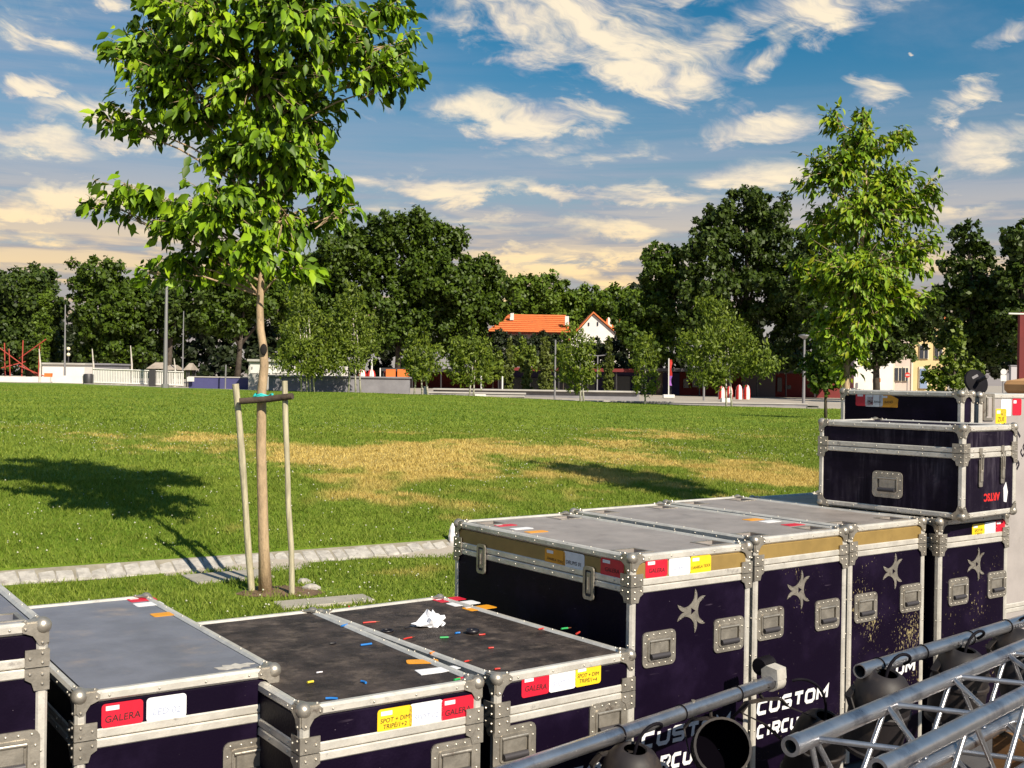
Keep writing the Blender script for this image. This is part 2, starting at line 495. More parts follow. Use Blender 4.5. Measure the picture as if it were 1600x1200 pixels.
LEAF_A = leaf_mat('young_leaf', [(0.040, 0.078, 0.007), (0.080, 0.155, 0.008), (0.165, 0.300, 0.010), (0.235, 0.385, 0.010), (0.300, 0.430, 0.012)], 0.15)
LEAF_Y = leaf_mat('young_leaf_yellowish', [(0.050, 0.095, 0.008), (0.110, 0.205, 0.008), (0.175, 0.300, 0.010), (0.225, 0.335, 0.012), (0.300, 0.330, 0.016)], 0.15)
LEAF_F = leaf_mat('pale_far_leaf', [(0.050, 0.085, 0.008), (0.085, 0.140, 0.010), (0.120, 0.180, 0.012)], 0.15)
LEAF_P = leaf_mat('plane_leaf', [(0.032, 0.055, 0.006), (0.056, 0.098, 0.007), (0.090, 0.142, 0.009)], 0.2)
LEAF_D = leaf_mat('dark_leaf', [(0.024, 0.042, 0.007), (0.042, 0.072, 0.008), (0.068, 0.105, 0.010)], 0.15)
LEAF_SHADE = leaf_mat('shade_dark_leaf', [(0.010, 0.016, 0.006), (0.026, 0.038, 0.009)], 0.1)  # near-black colour carries the shade under the tree canopy
LEAF_B = leaf_mat('birch_leaf', [(0.070, 0.105, 0.012), (0.115, 0.165, 0.014), (0.175, 0.225, 0.020)], 0.2)
LEAF_C = leaf_mat('cypress_leaf', [(0.065, 0.085, 0.014), (0.115, 0.14, 0.02)], 0.1)


# ---------------------------------------------------------------- mesh helpers
class MB:
    def __init__(self):
        self.v, self.f = [], []

    def add(self, vs, fs):
        o = len(self.v)
        self.v += [tuple(x) for x in vs]
        self.f += [tuple(i + o for i in f) for f in fs]
        return self

    def box(self, lo, hi, bev=0.0):
        x0, y0, z0 = lo
        x1, y1, z1 = hi
        if bev <= 0:
            vs = [(x, y, z) for z in (z0, z1) for y in (y0, y1) for x in (x0, x1)]
            return self.add(vs, [(0, 2, 3, 1), (4, 5, 7, 6), (0, 1, 5, 4), (2, 6, 7, 3), (0, 4, 6, 2), (1, 3, 7, 5)])
        b = min(bev, 0.45 * min(x1 - x0, y1 - y0, z1 - z0))
        idx, vs = {}, []
        for sx in (0, 1):
            for sy in (0, 1):
                for sz in (0, 1):
                    X, Y, Z = (x0, x1)[sx], (y0, y1)[sy], (z0, z1)[sz]
                    ix, iy, iz = X + (b, -b)[sx], Y + (b, -b)[sy], Z + (b, -b)[sz]
                    for a, p in (('x', (X, iy, iz)), ('y', (ix, Y, iz)), ('z', (ix, iy, Z))):
                        idx[(sx, sy, sz, a)] = len(vs)
                        vs.append(p)
        fs = []
        for a, ax in (('x', 0), ('y', 1), ('z', 2)):
            for s in (0, 1):
                q = []
                for (p, r) in ((0, 0), (1, 0), (1, 1), (0, 1)):
                    k = [0, 0, 0]
                    k[ax] = s
                    k[(ax + 1) % 3] = p
                    k[(ax + 2) % 3] = r
                    q.append(idx[(*k, a)])
                fs.append(tuple(q if s else q[::-1]))
        names = 'xyz'
        for ax in range(3):
            b1, c1 = (ax + 1) % 3, (ax + 2) % 3
            for p in (0, 1):
                for r in (0, 1):
                    k0 = [0, 0, 0]
                    k0[b1], k0[c1] = p, r
                    k1 = list(k0)
                    k1[ax] = 1
                    q = [idx[(*k0, names[b1])], idx[(*k1, names[b1])], idx[(*k1, names[c1])], idx[(*k0, names[c1])]]
                    fs.append(tuple(q if (p == r) else q[::-1]))
        for k in [(a, c, d) for a in (0, 1) for c in (0, 1) for d in (0, 1)]:
            q = [idx[(*k, n)] for n in names]
            fs.append(tuple(q if sum(k) % 2 else q[::-1]))
        return self.add(vs, fs)

    def tube(self, pts, rad, n=10, caps=True, closed=False):
        pts = [Vector(p) for p in pts]
        rads = rad if isinstance(rad, (list, tuple)) else [rad] * len(pts)
        vs, fs = [], []
        up = None
        m = len(pts)
        for i, p in enumerate(pts):
            if closed:
                d = (pts[(i + 1) % m] - pts[i - 1]).normalized()
            else:
                d = (pts[min(i + 1, m - 1)] - pts[max(i - 1, 0)]).normalized()
            if up is None:
                up = d.orthogonal().normalized()
            up = (up - d * up.dot(d))
            up = up.normalized() if up.length > 1e-6 else d.orthogonal().normalized()
            sd = d.cross(up)
            for k in range(n):
                a = 2 * math.pi * k / n
                vs.append(p + (up * math.cos(a) + sd * math.sin(a)) * rads[i])
        for i in range(m if closed else m - 1):
            j = (i + 1) % m
            for k in range(n):
                k2 = (k + 1) % n
                fs.append((i * n + k, i * n + k2, j * n + k2, j * n + k))
        if caps and not closed:
            fs.append(tuple(range(n))[::-1])
            fs.append(tuple((m - 1) * n + k for k in range(n)))
        return self.add(vs, fs)

    def pipe(self, p0, p1, r, wall, n=20):
        """open hollow tube"""
        p0, p1 = Vector(p0), Vector(p1)
        d = (p1 - p0).normalized()
        u = d.orthogonal().normalized()
        w = d.cross(u)
        vs, fs = [], []
        for (p, rr) in ((p0, r), (p1, r), (p1, r - wall), (p0, r - wall)):
            for k in range(n):
                a = 2 * math.pi * k / n
                vs.append(p + (u * math.cos(a) + w * math.sin(a)) * rr)
        for q in range(4):
            q2 = (q + 1) % 4
            for k in range(n):
                k2 = (k + 1) % n
                fs.append((q * n + k, q * n + k2, q2 * n + k2, q2 * n + k))
        return self.add(vs, fs)

    def lathe(self, prof, n=20, M=None, caps=True):
        vs, fs = [], []
        for (r, z) in prof:
            for k in range(n):
                a = 2 * math.pi * k / n
                vs.append(Vector((r * math.cos(a), r * math.sin(a), z)))
        for i in range(len(prof) - 1):
            for k in range(n):
                k2 = (k + 1) % n
                fs.append((i * n + k, i * n + k2, (i + 1) * n + k2, (i + 1) * n + k))
        if caps:
            if prof[0][0] > 1e-5:
                fs.append(tuple(range(n))[::-1])
            if prof[-1][0] > 1e-5:
                fs.append(tuple((len(prof) - 1) * n + k for k in range(n)))
        if M is not None:
            vs = [M @ v for v in vs]
        return self.add(vs, fs)

    def sphere(self, c, r, n=12, m=8, sc=(1, 1, 1)):
        prof = [(max(1e-6, r * math.sin(math.pi * i / m)), -r * math.cos(math.pi * i / m)) for i in range(m + 1)]
        M = Matrix.Translation(c) @ Matrix.Diagonal((*sc, 1))
        return self.lathe(prof, n, M, caps=False)

    def prism(self, poly, h0, h1, M=None):
        """poly in xy, extruded z h0..h1"""
        n = len(poly)
        vs = [Vector((x, y, h0)) for x, y in poly] + [Vector((x, y, h1)) for x, y in poly]
        fs = [tuple(range(n))[::-1], tuple(range(n, 2 * n))]
        fs += [(i, (i + 1) % n, n + (i + 1) % n, n + i) for i in range(n)]
        if M is not None:
            vs = [M @ v for v in vs]
        return self.add(vs, fs)

    def frame(self, outer, inner, h0, h1, M=None):
        """ring between two loops with the same number of points"""
        n = len(outer)
        vs = [Vector((x, y, h)) for h in (h0, h1) for L in (outer, inner) for x, y in L]
        fs = []
        for i in range(n):
            j = (i + 1) % n
            fs += [(2 * n + i, 2 * n + j, 3 * n + j, 3 * n + i), (i, n + i, n + j, j),
                   (i, j, 2 * n + j, 2 * n + i), (n + i, 3 * n + i, 3 * n + j, n + j)]
        if M is not None:
            vs = [M @ v for v in vs]
        return self.add(vs, fs)

    def mesh(self, name, mats, smooth=None):
        me = bpy.data.meshes.new(name)
        me.from_pydata(self.v, [], self.f)
        for m in (mats if isinstance(mats, (list, tuple)) else [mats]):
            me.materials.append(m)
        me.update()
        if smooth is not None:
            me.polygons.foreach_set('use_smooth', [True] * len(me.polygons))
            if smooth < 180:
                try:
                    me.set_sharp_from_angle(angle=R(smooth))
                except Exception:
                    pass
        return me

    def build(self, name, mats, parent=None, smooth=None, kind=None, label=None):
        return link(name, self.mesh(name, mats, smooth), parent, kind, label)


def link(name, me, parent=None, kind=None, label=None):
    o = bpy.data.objects.new(name, me)
    COL.objects.link(o)
    if parent is not None:
        o.parent = parent
    if kind:
        o['kind'] = kind
    if label:
        o['label'] = label
    return o


def thing(name, label, cat, loc=(0, 0, 0), rz=0.0, group=None):
    o = bpy.data.objects.new(name, None)
    o.empty_display_size = 0.2
    COL.objects.link(o)
    o.location = loc
    o.rotation_euler = (0, 0, rz)
    return tag(o, label, cat, group)


def tag(o, label, cat, group=None):
    o['label'] = label
    o['category'] = cat
    if group:
        o['group'] = group
    return o


def struct(o):
    o['kind'] = 'structure'
    return o


def rrect(x0, y0, x1, y1, r, n=4):
    pts = []
    for cx, cy, a0 in ((x1 - r, y0 + r, -90), (x1 - r, y1 - r, 0), (x0 + r, y1 - r, 90), (x0 + r, y0 + r, 180)):
        for i in range(n + 1):
            a = R(a0 + 90 * i / n)
            pts.append((cx + r * math.cos(a), cy + r * math.sin(a)))
    return pts


def circle(cx, cy, r, n=16):
    return [(cx + r * math.cos(2 * math.pi * i / n), cy + r * math.sin(2 * math.pi * i / n)) for i in range(n)]


TEXT_CACHE = {}


def text_mesh(s, size, m, shear=0.0, space=1.0, bold=0.0):
    key = (s, size, m.name, shear)
    if key in TEXT_CACHE:
        return TEXT_CACHE[key]
    cu = bpy.data.curves.new('lettering', 'FONT')
    cu.body = s
    cu.size = size
    cu.align_x = 'CENTER'
    cu.align_y = 'CENTER'
    cu.shear = shear
    cu.space_character = space
    cu.offset = bold
    cu.resolution_u = 3
    cu.extrude = 0.0004
    ob = bpy.data.objects.new('lettering', cu)
    COL.objects.link(ob)
    dg = bpy.context.evaluated_depsgraph_get()
    me = bpy.data.meshes.new_from_object(ob.evaluated_get(dg))
    bpy.data.objects.remove(ob)
    bpy.data.curves.remove(cu)
    me.materials.clear()
    me.materials.append(m)
    TEXT_CACHE[key] = me
    return me


# wide stencil capitals as stroke paths in a unit box
GL = {
    'C': [[(1, 1), (.18, 1), (0, .82), (0, .18), (.18, 0), (.96, 0)]],
    'U': [[(0, 1), (0, .18), (.18, 0), (.82, 0), (1, .18), (1, 1)]],
    'S': [[(1, 1), (.12, 1), (0, .9), (0, .6), (.12, .5), (.88, .5), (1, .4), (1, .1), (.88, 0), (0, 0)]],
    'T': [[(0, 1), (1, 1)], [(.5, .9), (.5, 0)]],
    'O': [[(.5, 1), (.18, 1), (0, .82), (0, .18), (.18, 0), (.82, 0), (1, .18), (1, .82), (.82, 1), (.45, 1)]],
    'M': [[(0, 0), (0, 1), (.5, .35), (1, 1), (1, 0)]],
    'I': [[(.5, 1), (.5, 0)]],
    'R': [[(0, 0), (0, 1), (.85, 1), (1, .88), (1, .56), (.85, .45), (.1, .45)], [(.55, .40), (1, 0)]],
    '.': [[(.42, .06), (.58, .06)]],
}


def stencil(mb, s, width, height, shear=0.16, stroke=0.25, gap=0.13, M=None, z=0.0):
    """right-aligned at x=0, baseline y=0"""
    adv = [(0.55 if c == 'I' else 0.35 if c == '.' else 1.18 if c == 'M' else 1.0) for c in s]
    tot = sum(adv) + gap * (len(s) - 1)
    k = width / tot
    x = -width
    for c, a in zip(s, adv):
        wu = a * k
        hs = stroke * height / 2
        for si, path in enumerate(GL[c]):
            iw = wu - 2 * hs
            pts = [Vector((x + hs + (p[0] * iw if c not in 'I.' else (wu - 2 * hs) * .5 + (p[0] - .5) * .2 * k), hs + p[1] * (height - 2 * hs))) for p in path]
            lft, rgt = [], []
            for i, p in enumerate(pts):
                d0 = (pts[i] - pts[i - 1]).normalized() if i else None
                d1 = (pts[i + 1] - pts[i]).normalized() if i < len(pts) - 1 else None
                d0 = d0 or d1
                d1 = d1 or d0
                n0, n1 = Vector((-d0.y, d0.x)), Vector((-d1.y, d1.x))
                nn = (n0 + n1)
                nn = nn.normalized() if nn.length > 1e-6 else n0
                w = hs / max(0.45, nn.dot(n0))
                lft.append(p + nn * w)
                rgt.append(p - nn * w)
            vs = [Vector((p.x + shear * p.y, p.y, z + 0.0003 * si)) for p in lft + rgt]
            if M is not None:
                vs = [M @ v for v in vs]
            n = len(pts)
            mb.add(vs, [(n + i, n + i + 1, i + 1, i) for i in range(n - 1)])
        x += wu + gap * k
    return mb


def emblem_mesh(Rr=0.085):
    """three crescents back to back round a small triangle"""
    pts = []
    tipa = 22

    def pol(deg, r):
        return Vector((r * Rr * math.cos(R(deg)), r * Rr * math.sin(R(deg))))

    def arc(p, m, q, n):
        """circle through p, m, q from p to q, end points left out"""
        d = 2 * (p.x * (m.y - q.y) + m.x * (q.y - p.y) + q.x * (p.y - m.y))
        ux = (p.length_squared * (m.y - q.y) + m.length_squared * (q.y - p.y) + q.length_squared * (p.y - m.y)) / d
        uy = (p.length_squared * (q.x - m.x) + m.length_squared * (p.x - q.x) + q.length_squared * (m.x - p.x)) / d
        c = Vector((ux, uy))
        a0, a1 = math.atan2(p.y - uy, p.x - ux), math.atan2(q.y - uy, q.x - ux)
        da = (a1 - a0 + math.pi) % (2 * math.pi) - math.pi
        rad = (p - c).length
        am = math.atan2(m.y - uy, m.x - ux)
        if abs(((am - (a0 + da / 2) + math.pi) % (2 * math.pi)) - math.pi) > 1.6:
            da = da - math.copysign(2 * math.pi, da)
        return [c + Vector((math.cos(a0 + da * i / n), math.sin(a0 + da * i / n))) * rad for i in range(1, n)]
    for c in (60, 180, 300):
        t0, nt, t1, t2 = pol(c - tipa, 1), pol(c, .50), pol(c + tipa, 1), pol(c + 120 - tipa, 1)
        seq = [t0] + arc(t0, pol(c - 8.5, .76), nt, 5) + [nt] + arc(nt, pol(c + 8.5, .76), t1, 5) + [t1] + arc(t1, pol(c + 60, .33), t2, 12)
        pts += [(p.x, p.y) for p in seq]
    n = len(pts)
    # inner triangle loop with same count, by angle
    inner = []
    for (x, y) in pts:
        a = math.atan2(y, x)
        k = (a - R(0)) % R(120) - R(60)
        r = 0.07 * Rr / max(0.35, math.cos(k)) * 1.3
        inner.append((r * math.cos(a), r * math.sin(a)))
    mb = MB()
    mb.frame(pts, inner, 0, 0.002)
    for c in (41, 79, 161, 199, 281, 319):
        mb.sphere((Rr * 0.80 * math.cos(R(c)), Rr * 0.80 * math.sin(R(c)), 0.002), 0.0035, 6, 4)
    return mb.mesh('emblem', STEEL)


# face frames in a case's own coordinates: matrix taking (u, v, w) -> local, w outward
def face_m(face, W, L):
    if face == 'front':      # y = 0, looking at -y : u=x, v=z
        return Matrix(((1, 0, 0, 0), (0, 0, -1, 0), (0, 1, 0, 0), (0, 0, 0, 1)))
    if face == 'left':       # x = 0 : u runs from back to front
        return Matrix(((0, 0, -1, 0), (-1, 0, 0, L), (0, 1, 0, 0), (0, 0, 0, 1)))
    if face == 'right':
        return Matrix(((0, 0, 1, W), (1, 0, 0, 0), (0, 1, 0, 0), (0, 0, 0, 1)))
    if face == 'back':
        return Matrix(((-1, 0, 0, W), (0, 0, 1, L), (0, 1, 0, 0), (0, 0, 0, 1)))


HANDLE = {}


def handle_meshes():
    if HANDLE:
        return HANDLE
    w, h = 0.165, 0.13
    mb = MB()
    mb.frame(rrect(-w / 2, -h / 2, w / 2, h / 2, 0.022), rrect(-w / 2 + .026, -h / 2 + .024, w / 2 - .026, h / 2 - .024, 0.010), 0.0, 0.006)
    mb.frame(rrect(-w / 2 + .024, -h / 2 + .022, w / 2 - .024, h / 2 - .022, 0.012), rrect(-w / 2 + .031, -h / 2 + .029, w / 2 - .031, h / 2 - .029, 0.007), 0.005, 0.010)
    HANDLE['frame'] = mb.mesh('handle_frame', STEEL)
    mb = MB()
    mb.prism(rrect(-w / 2 + .026, -h / 2 + .024, w / 2 - .026, h / 2 - .024, 0.010), 0.0004, 0.0012)
    HANDLE['dish'] = mb.mesh('handle_dish', STEEL)
    mb = MB()
    mb.box((-0.044, -0.018, 0.003), (0.044, 0.026, 0.0075), 0.002)
    mb.tube([(-0.050, 0.030, 0.006), (0.050, 0.030, 0.006)], 0.006, 10)
    HANDLE['flap'] = mb.mesh('handle_flap', STEEL, 40)
    mb = MB()
    mb.tube([(-0.046, -0.026, 0.011), (0.046, -0.026, 0.011)], 0.0105, 12)
    HANDLE['grip'] = mb.mesh('handle_grip', DARKM, 40)
    mb = MB()
    for x in (-0.062, -0.03, 0, 0.03, 0.062):
        for y in (-h / 2 + .011, h / 2 - .011):
            mb.sphere((x, y, 0.006), 0.004, 8, 4, (1, 1, .7))
    for y in (-.025, .025):
        for x in (-w / 2 + .012, w / 2 - .012):
            mb.sphere((x, y, 0.006), 0.004, 8, 4, (1, 1, .7))
    HANDLE['rivets'] = mb.mesh('rivets', RIVET, 180)
    w, h = 0.062, 0.125
    mb = MB()
    mb.frame(rrect(-w / 2, -h / 2, w / 2, h / 2, 0.014), rrect(-w / 2 + .013, -h / 2 + .013, w / 2 - .013, h / 2 - .013, 0.007), 0.0, 0.007)
    HANDLE['lframe'] = mb.mesh('latch_frame', STEEL)
    mb = MB()
    mb.prism(rrect(-w / 2 + .013, -h / 2 + .013, w / 2 - .013, h / 2 - .013, 0.007), 0.0004, 0.0012)
    HANDLE['ldish'] = mb.mesh('latch_dish', DARKM)
    mb = MB()
    mb.box((-0.012, -0.040, 0.002), (0.012, 0.042, 0.006), 0.002)
    mb.box((-0.003, -0.024, 0.006), (0.003, 0.022, 0.011), 0.001)
    HANDLE['lkey'] = mb.mesh('latch_key', STEEL)
    # surface toggle latch
    mb = MB()
    mb.prism(rrect(-.017, -.10, .017, .03, .006), 0.0, 0.004)
    mb.prism(rrect(-.012, .045, .012, .085, .004), 0.0, 0.004)
    HANDLE['tplate'] = mb.mesh('latch_plate', STEEL)
    mb = MB()
    mb.tube([(-.009, -.03, .008), (-.009, .055, .010), (.009, .055, .010), (.009, -.03, .008)], 0.0032, 6)
    mb.box((-.011, -.075, .004), (.011, -.02, .010), .002)
    HANDLE['tloop'] = mb.mesh('latch_loop', STEEL)
    HANDLE['emblem'] = emblem_mesh()
    return HANDLE


def place_local(o, M, u, v, w=0.0, rot=0.0):
    o.matrix_local = M @ Matrix.Translation((u, v, w)) @ Matrix.Rotation(rot, 4, 'Z')


class Case:
    def __init__(self, name, label, x, y, yaw, W, L, z0, H, lid=0.14, band=None, body=None, top=None, cups=False,
                 group='flight cases', rail=0.030, bottom=False, cat='flight case', valance=0.026, backs=False, corner_balls=True):
        self.W, self.L, self.H, self.z0 = W, L, H, z0
        body = body or BLACKP
        band = band or body
        self.root = root = thing(name, label, cat, (x, y, z0), yaw, group)
        self.Minv = (Matrix.Translation((x, y, z0)) @ Matrix.Rotation(yaw, 4, 'Z')).inverted()
        self.rail = rail
        self.lid = lid
        hm = handle_meshes()
        seam = H - lid
        ins = 0.005
        MB().box((ins, ins, 0.0), (W - ins, L - ins, seam - 0.002), 0.003).build('body', body, root)
        MB().box((ins, ins, seam), (W - ins, L - ins, H - 0.032), 0.003).build('lid', band, root)
        # top panel with or without stacking cups
        r = rail
        tz = H - 0.006
        mb = MB()
        self.cups = []
        if cups:
            cw, cl = 0.10, 0.085
            xs = [r + .003, 0.055, 0.055 + cw, W - 0.055 - cw, W - 0.055, W - r - .003]
            ys = [r + .003, 0.075, 0.075 + cl, L - 0.075 - cl, L - 0.075, L - r - .003]
            for i in range(5):
                for j in range(5):
                    if i in (1, 3) and j in (1, 3):
                        self.cups.append((xs[i], ys[j], xs[i + 1], ys[j + 1]))
                        continue
                    mb.add([(xs[i], ys[j], tz), (xs[i + 1], ys[j], tz), (xs[i + 1], ys[j + 1], tz), (xs[i], ys[j + 1], tz)], [(0, 1, 2, 3)])
            for (a, c, d, e) in self.cups:
                zb = H - 0.030
                mb.add([(a, c, tz), (d, c, tz), (d, e, tz), (a, e, tz), (a, c, zb), (d, c, zb), (d, e, zb), (a, e, zb)],
                       [(0, 4, 5, 1), (1, 5, 6, 2), (2, 6, 7, 3), (3, 7, 4, 0)])
        else:
            mb.box((r + .003, r + .003, H - 0.030), (W - r - .003, L - r - .003, tz))
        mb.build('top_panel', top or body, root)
        for (a, c, d, e) in self.cups:
            t = MB()
            zb = H - 0.0295
            t.frame([(a - .012, c - .012), (d + .012, c - .012), (d + .012, e + .012), (a - .012, e + .012)], [(a, c), (d, c), (d, e), (a, e)], tz, tz + 0.003)
            t.add([(a, c, zb), (d, c, zb), (d, e, zb), (a, e, zb)], [(0, 1, 2, 3)])
            mx, my = (a + d) / 2, (c + e) / 2
            t.lathe([(.038, zb + .001), (.030, zb + .004), (.014, zb + .002)], 14, Matrix.Translation((mx, my, 0)), caps=True)
            t.build('castor_cup', STEEL, root)
        # edge rails
        bv = 0.007
        ball = 0.034
        for lo, hi in (((ball, 0, H - r), (W - ball, r * .95, H)), ((ball, L - r * .95, H - r), (W - ball, L, H)),
                       ((0, ball, H - r), (r * .95, L - ball, H)), ((W - r * .95, ball, H - r), (W, L - ball, H))):
            MB().box(lo, hi, bv).build('edge_rail', ALU, root)
        zt = H - 0.03
        zb = 0.0 if not bottom else 0.03
        for cx in (0, 1):
            for cy in (0, 1):
                lo = (0 if cx == 0 else W - r, 0 if cy == 0 else L - r, zb)
                hi = (r if cx == 0 else W, r if cy == 0 else L, seam - 0.001)
                MB().box(lo, hi, bv).build('corner_rail', ALU, root)
                MB().box((lo[0], lo[1], seam + 0.001), (hi[0], hi[1], zt), bv).build('corner_rail', ALU, root)
        if bottom:
            for lo, hi in (((ball, 0, 0), (W - ball, r * .95, r)), ((ball, L - r * .95, 0), (W - ball, L, r)),
                           ((0, ball, 0), (r * .95, L - ball, r)), ((W - r * .95, ball, 0), (W, L - ball, r))):
                MB().box(lo, hi, bv).build('edge_rail', ALU, root)
        # the pair of meeting rails round the lid seam
        for z0_, z1_ in ((seam - valance, seam - 0.0012), (seam + 0.0012, seam + valance)):
            for lo, hi in (((r + .001, 0.001, z0_), (W - r - .001, .014, z1_)), ((r + .001, L - .014, z0_), (W - r - .001, L - .001, z1_)),
                           ((.001, r + .001, z0_), (.014, L - r - .001, z1_)), ((W - .014, r + .001, z0_), (W - .001, L - r - .001, z1_))):
                MB().box(lo, hi, .0035).build('seam_rail', ALU, root)
        # ball corners
        tops = [(cx, cy, 1) for cx in (0, 1) for cy in (0, 1)]
        if bottom:
            tops += [(cx, cy, 0) for cx in (0, 1) for cy in (0, 1)]
        for (cx, cy, up) in tops:
            sx, sy, sz = (1 if cx == 0 else -1), (1 if cy == 0 else -1), (-1 if up else 1)
            ox, oy, oz = (0 if cx == 0 else W), (0 if cy == 0 else L), (H if up else 0)
            mb = MB()
            mb.sphere((ox + sx * .012, oy + sy * .012, oz + sz * .012), 0.0225, 14, 10)
            p = [(0.002, 0.002), (0.052, 0.002), (0.062, 0.010), (0.060, 0.022), (0.046, 0.030), (0.034, 0.038), (0.030, 0.048), (0.024, 0.062), (0.010, 0.064), (0.002, 0.054)]
            t = 0.0022
            for ax in range(3):
                vs, n = [], len(p)
                for off in (-t, 0.002):
                    for (a, c) in p:
                        q = [a, c]
                        k = [0, 0, 0]
                        k[ax] = off
                        k[(ax + 1) % 3] = q[0]
                        k[(ax + 2) % 3] = q[1]
                        vs.append((ox + sx * k[0], oy + sy * k[1], oz + sz * k[2]))
                flip = (sx * sy * sz) > 0
                f1 = tuple(range(n))
                f2 = tuple(range(n, 2 * n))
                fs = [f1[::-1] if flip else f1, f2 if flip else f2[::-1]]
                for i in range(n):
                    j = (i + 1) % n
                    q = (i, j, n + j, n + i)
                    fs.append(q if flip else q[::-1])
                mb.add(vs, fs)
                for (a, c) in ((0.053, 0.014), (0.016, 0.055)):
                    k = [0, 0, 0]
                    k[ax] = -t
                    k[(ax + 1) % 3] = a
                    k[(ax + 2) % 3] = c
                    mb.sphere((ox + sx * k[0], oy + sy * k[1], oz + sz * k[2]), 0.0045, 8, 4)
            mb.build('ball_corner', STEEL, root, 35)
        # corner brackets at the seam, on each visible upright
        for (cx, cy) in ((0, 0), (1, 0), (0, 1), (1, 1)):
            sx, sy = (1 if cx == 0 else -1), (1 if cy == 0 else -1)
            ox, oy = (0 if cx == 0 else W), (0 if cy == 0 else L)
            for (za, zb_, cutlow) in ((seam + .0015, seam + .046, False), (seam - .058, seam - .0015, True)):
                mb = MB()
                for side in (0, 1):
                    wv = 0.056
                    prof = [(-.003, za), (wv, za), (wv, zb_), (-.003, zb_)] if not cutlow else \
                        [(-.003, za), (.034, za), (.040, za + .020), (wv, za + .030), (wv, zb_), (-.003, zb_)]
                    vs = []
                    n = len(prof)
                    for off in (-.0035, .001):
                        for (a, z) in prof:
                            vs.append((ox + sx * a, oy + sy * off, z) if side == 0 else (ox + sx * off, oy + sy * max(a, .0012), z))
                    f1, f2 = tuple(range(n)), tuple(range(n, 2 * n))
                    flip = (sx * sy > 0) == (side == 0)
                    fs = [f1 if flip else f1[::-1], f2[::-1] if flip else f2]
                    for i in range(n):
                        j = (i + 1) % n
                        q = (i, n + i, n + j, j)
                        fs.append(q if flip else q[::-1])
                    mb.add(vs, fs)
                    for (a, z) in ((.014, (za + zb_) / 2 - .012), (.014, (za + zb_) / 2 + .012), (.044, zb_ - .014 if cutlow else za + .022)):
                        c = (ox + sx * a, oy - sy * .0035, z) if side == 0 else (ox - sx * .0035, oy + sy * a, z)
                        mb.sphere(c, .0045, 8, 4)
                mb.build('corner_bracket', STEEL, root, 35)
        # rivets along the rails (front and left, and right when asked)
        mb = MB()
        faces = ['front', 'left'] + (['right'] if bottom else [])
        for fc in faces:
            M = face_m(fc, W, L)
            wid = W if fc in ('front', 'back') else L
            n = max(3, int(wid / 0.125))
            for i in range(n):
                u = 0.09 + (wid - 0.18) * i / (n - 1)
                zs = [H - r * .5, seam - valance * .5, seam + valance * .5] + ([r * .5] if bottom else [])
                if fc == 'front' and not bottom:
                    zs = [H - r * .5]
                for zz in zs:
                    mb.sphere(M @ Vector((u + random.uniform(-.004, .004), zz, 0.0 if zz > H - r or zz < r else -.001)), 0.0038, 7, 4)
            k = 0.18
            while k < seam - 0.12:
                for u in (r * .5, wid - r * .5):
                    mb.sphere(M @ Vector((u, seam - 0.05 - k * .9, 0)), 0.0038, 7, 4)
                k += 0.17
        # rivets along the top of the long rails
        for xx in (r * .5, W - r * .5):
            n = int(L / 0.16)
            for i in range(n):
                mb.sphere((xx, .08 + (L - .16) * i / (n - 1), H), 0.0038, 7, 4)
        mb.build('rivets', RIVET, root, 180, kind='stuff')

    def uv(self, face, px, py):
        """where a ray of the photograph meets this face, in the face's own metres"""
        M = face_m(face, self.W, self.L) if face != 'top' else None
        o = self.Minv @ Vector((0, 0, CAM_H))
        d = self.Minv.to_3x3() @ ray(px, py)
        if face == 'top':
            t = (self.H - 0.006 - o.z) / d.z
            p = o + d * t
            return p.x, p.y
        Mi = M.inverted()
        o2, d2 = Mi @ o, Mi.to_3x3() @ d
        t = -o2.z / d2.z
        p = o2 + d2 * t
        return p.x, p.y

    def handle(self, face, px, py, s=1.0):
        hm = handle_meshes()
        u, v = self.uv(face, px, py)
        M = face_m(face, self.W, self.L)
        h = link('handle', hm['frame'], self.root)
        place_local(h, M, u, v, -.005)
        h.scale = (s, s, 1)
        for k, nm in (('dish', 'handle_dish'), ('flap', 'handle_flap'), ('grip', 'handle_grip')):
            link(nm, hm[k], h)
        link('rivets', hm['rivets'], h, kind='stuff')
        return h

    def latch(self, face, px, py):
        hm = handle_meshes()
        u, v = self.uv(face, px, py)
        h = link('latch', hm['lframe'], self.root)
        place_local(h, face_m(face, self.W, self.L), u, v, .0005)
        link('latch_dish', hm['ldish'], h)
        link('latch_key', hm['lkey'], h)

    def toggle(self, face, px, py):
        hm = handle_meshes()
        u, v = self.uv(face, px, py)
        h = link('latch', hm['tplate'], self.root)
        place_local(h, face_m(face, self.W, self.L), u, v, .0005)
        link('latch_loop', hm['tloop'], h)

    def emblem(self, px, py, scale=1.0):
        hm = handle_meshes()
        u, v = self.uv('front', px, py)
        h = link('emblem', hm['emblem'], self.root)
        place_local(h, face_m('front', self.W, self.L), u, v, -.0045)
        h.scale = (scale, scale, 1)

    def sticker(self, face, px, py, m, lines=(), w=0.11, h=0.066, rot=0.0, ink=None, size=0.026, tagged=True, label=None, poly=None):
        u, v = self.uv(face, px, py)
        mb = MB()
        mb.prism(poly or rrect(-w / 2, -h / 2, w / 2, h / 2, 0.010, 3), 0, 0.0014)
        o = mb.build('sticker', m, self.root, label=label)
        if face == 'top':
            o.matrix_local = Matrix.Translation((u, v, self.H - 0.0058)) @ Matrix.Rotation(rot, 4, 'Z')
        else:
            place_local(o, face_m(face, self.W, self.L), u, v, -.0048, rot)
        if tagged:
            t = MB().prism([(-w * .40, h * .22), (-w * .08, h * .22), (-w * .08, h * .40), (-w * .40, h * .40)], 0.0015, 0.002)
            t.build('paper_tag', WHITE_S, o)
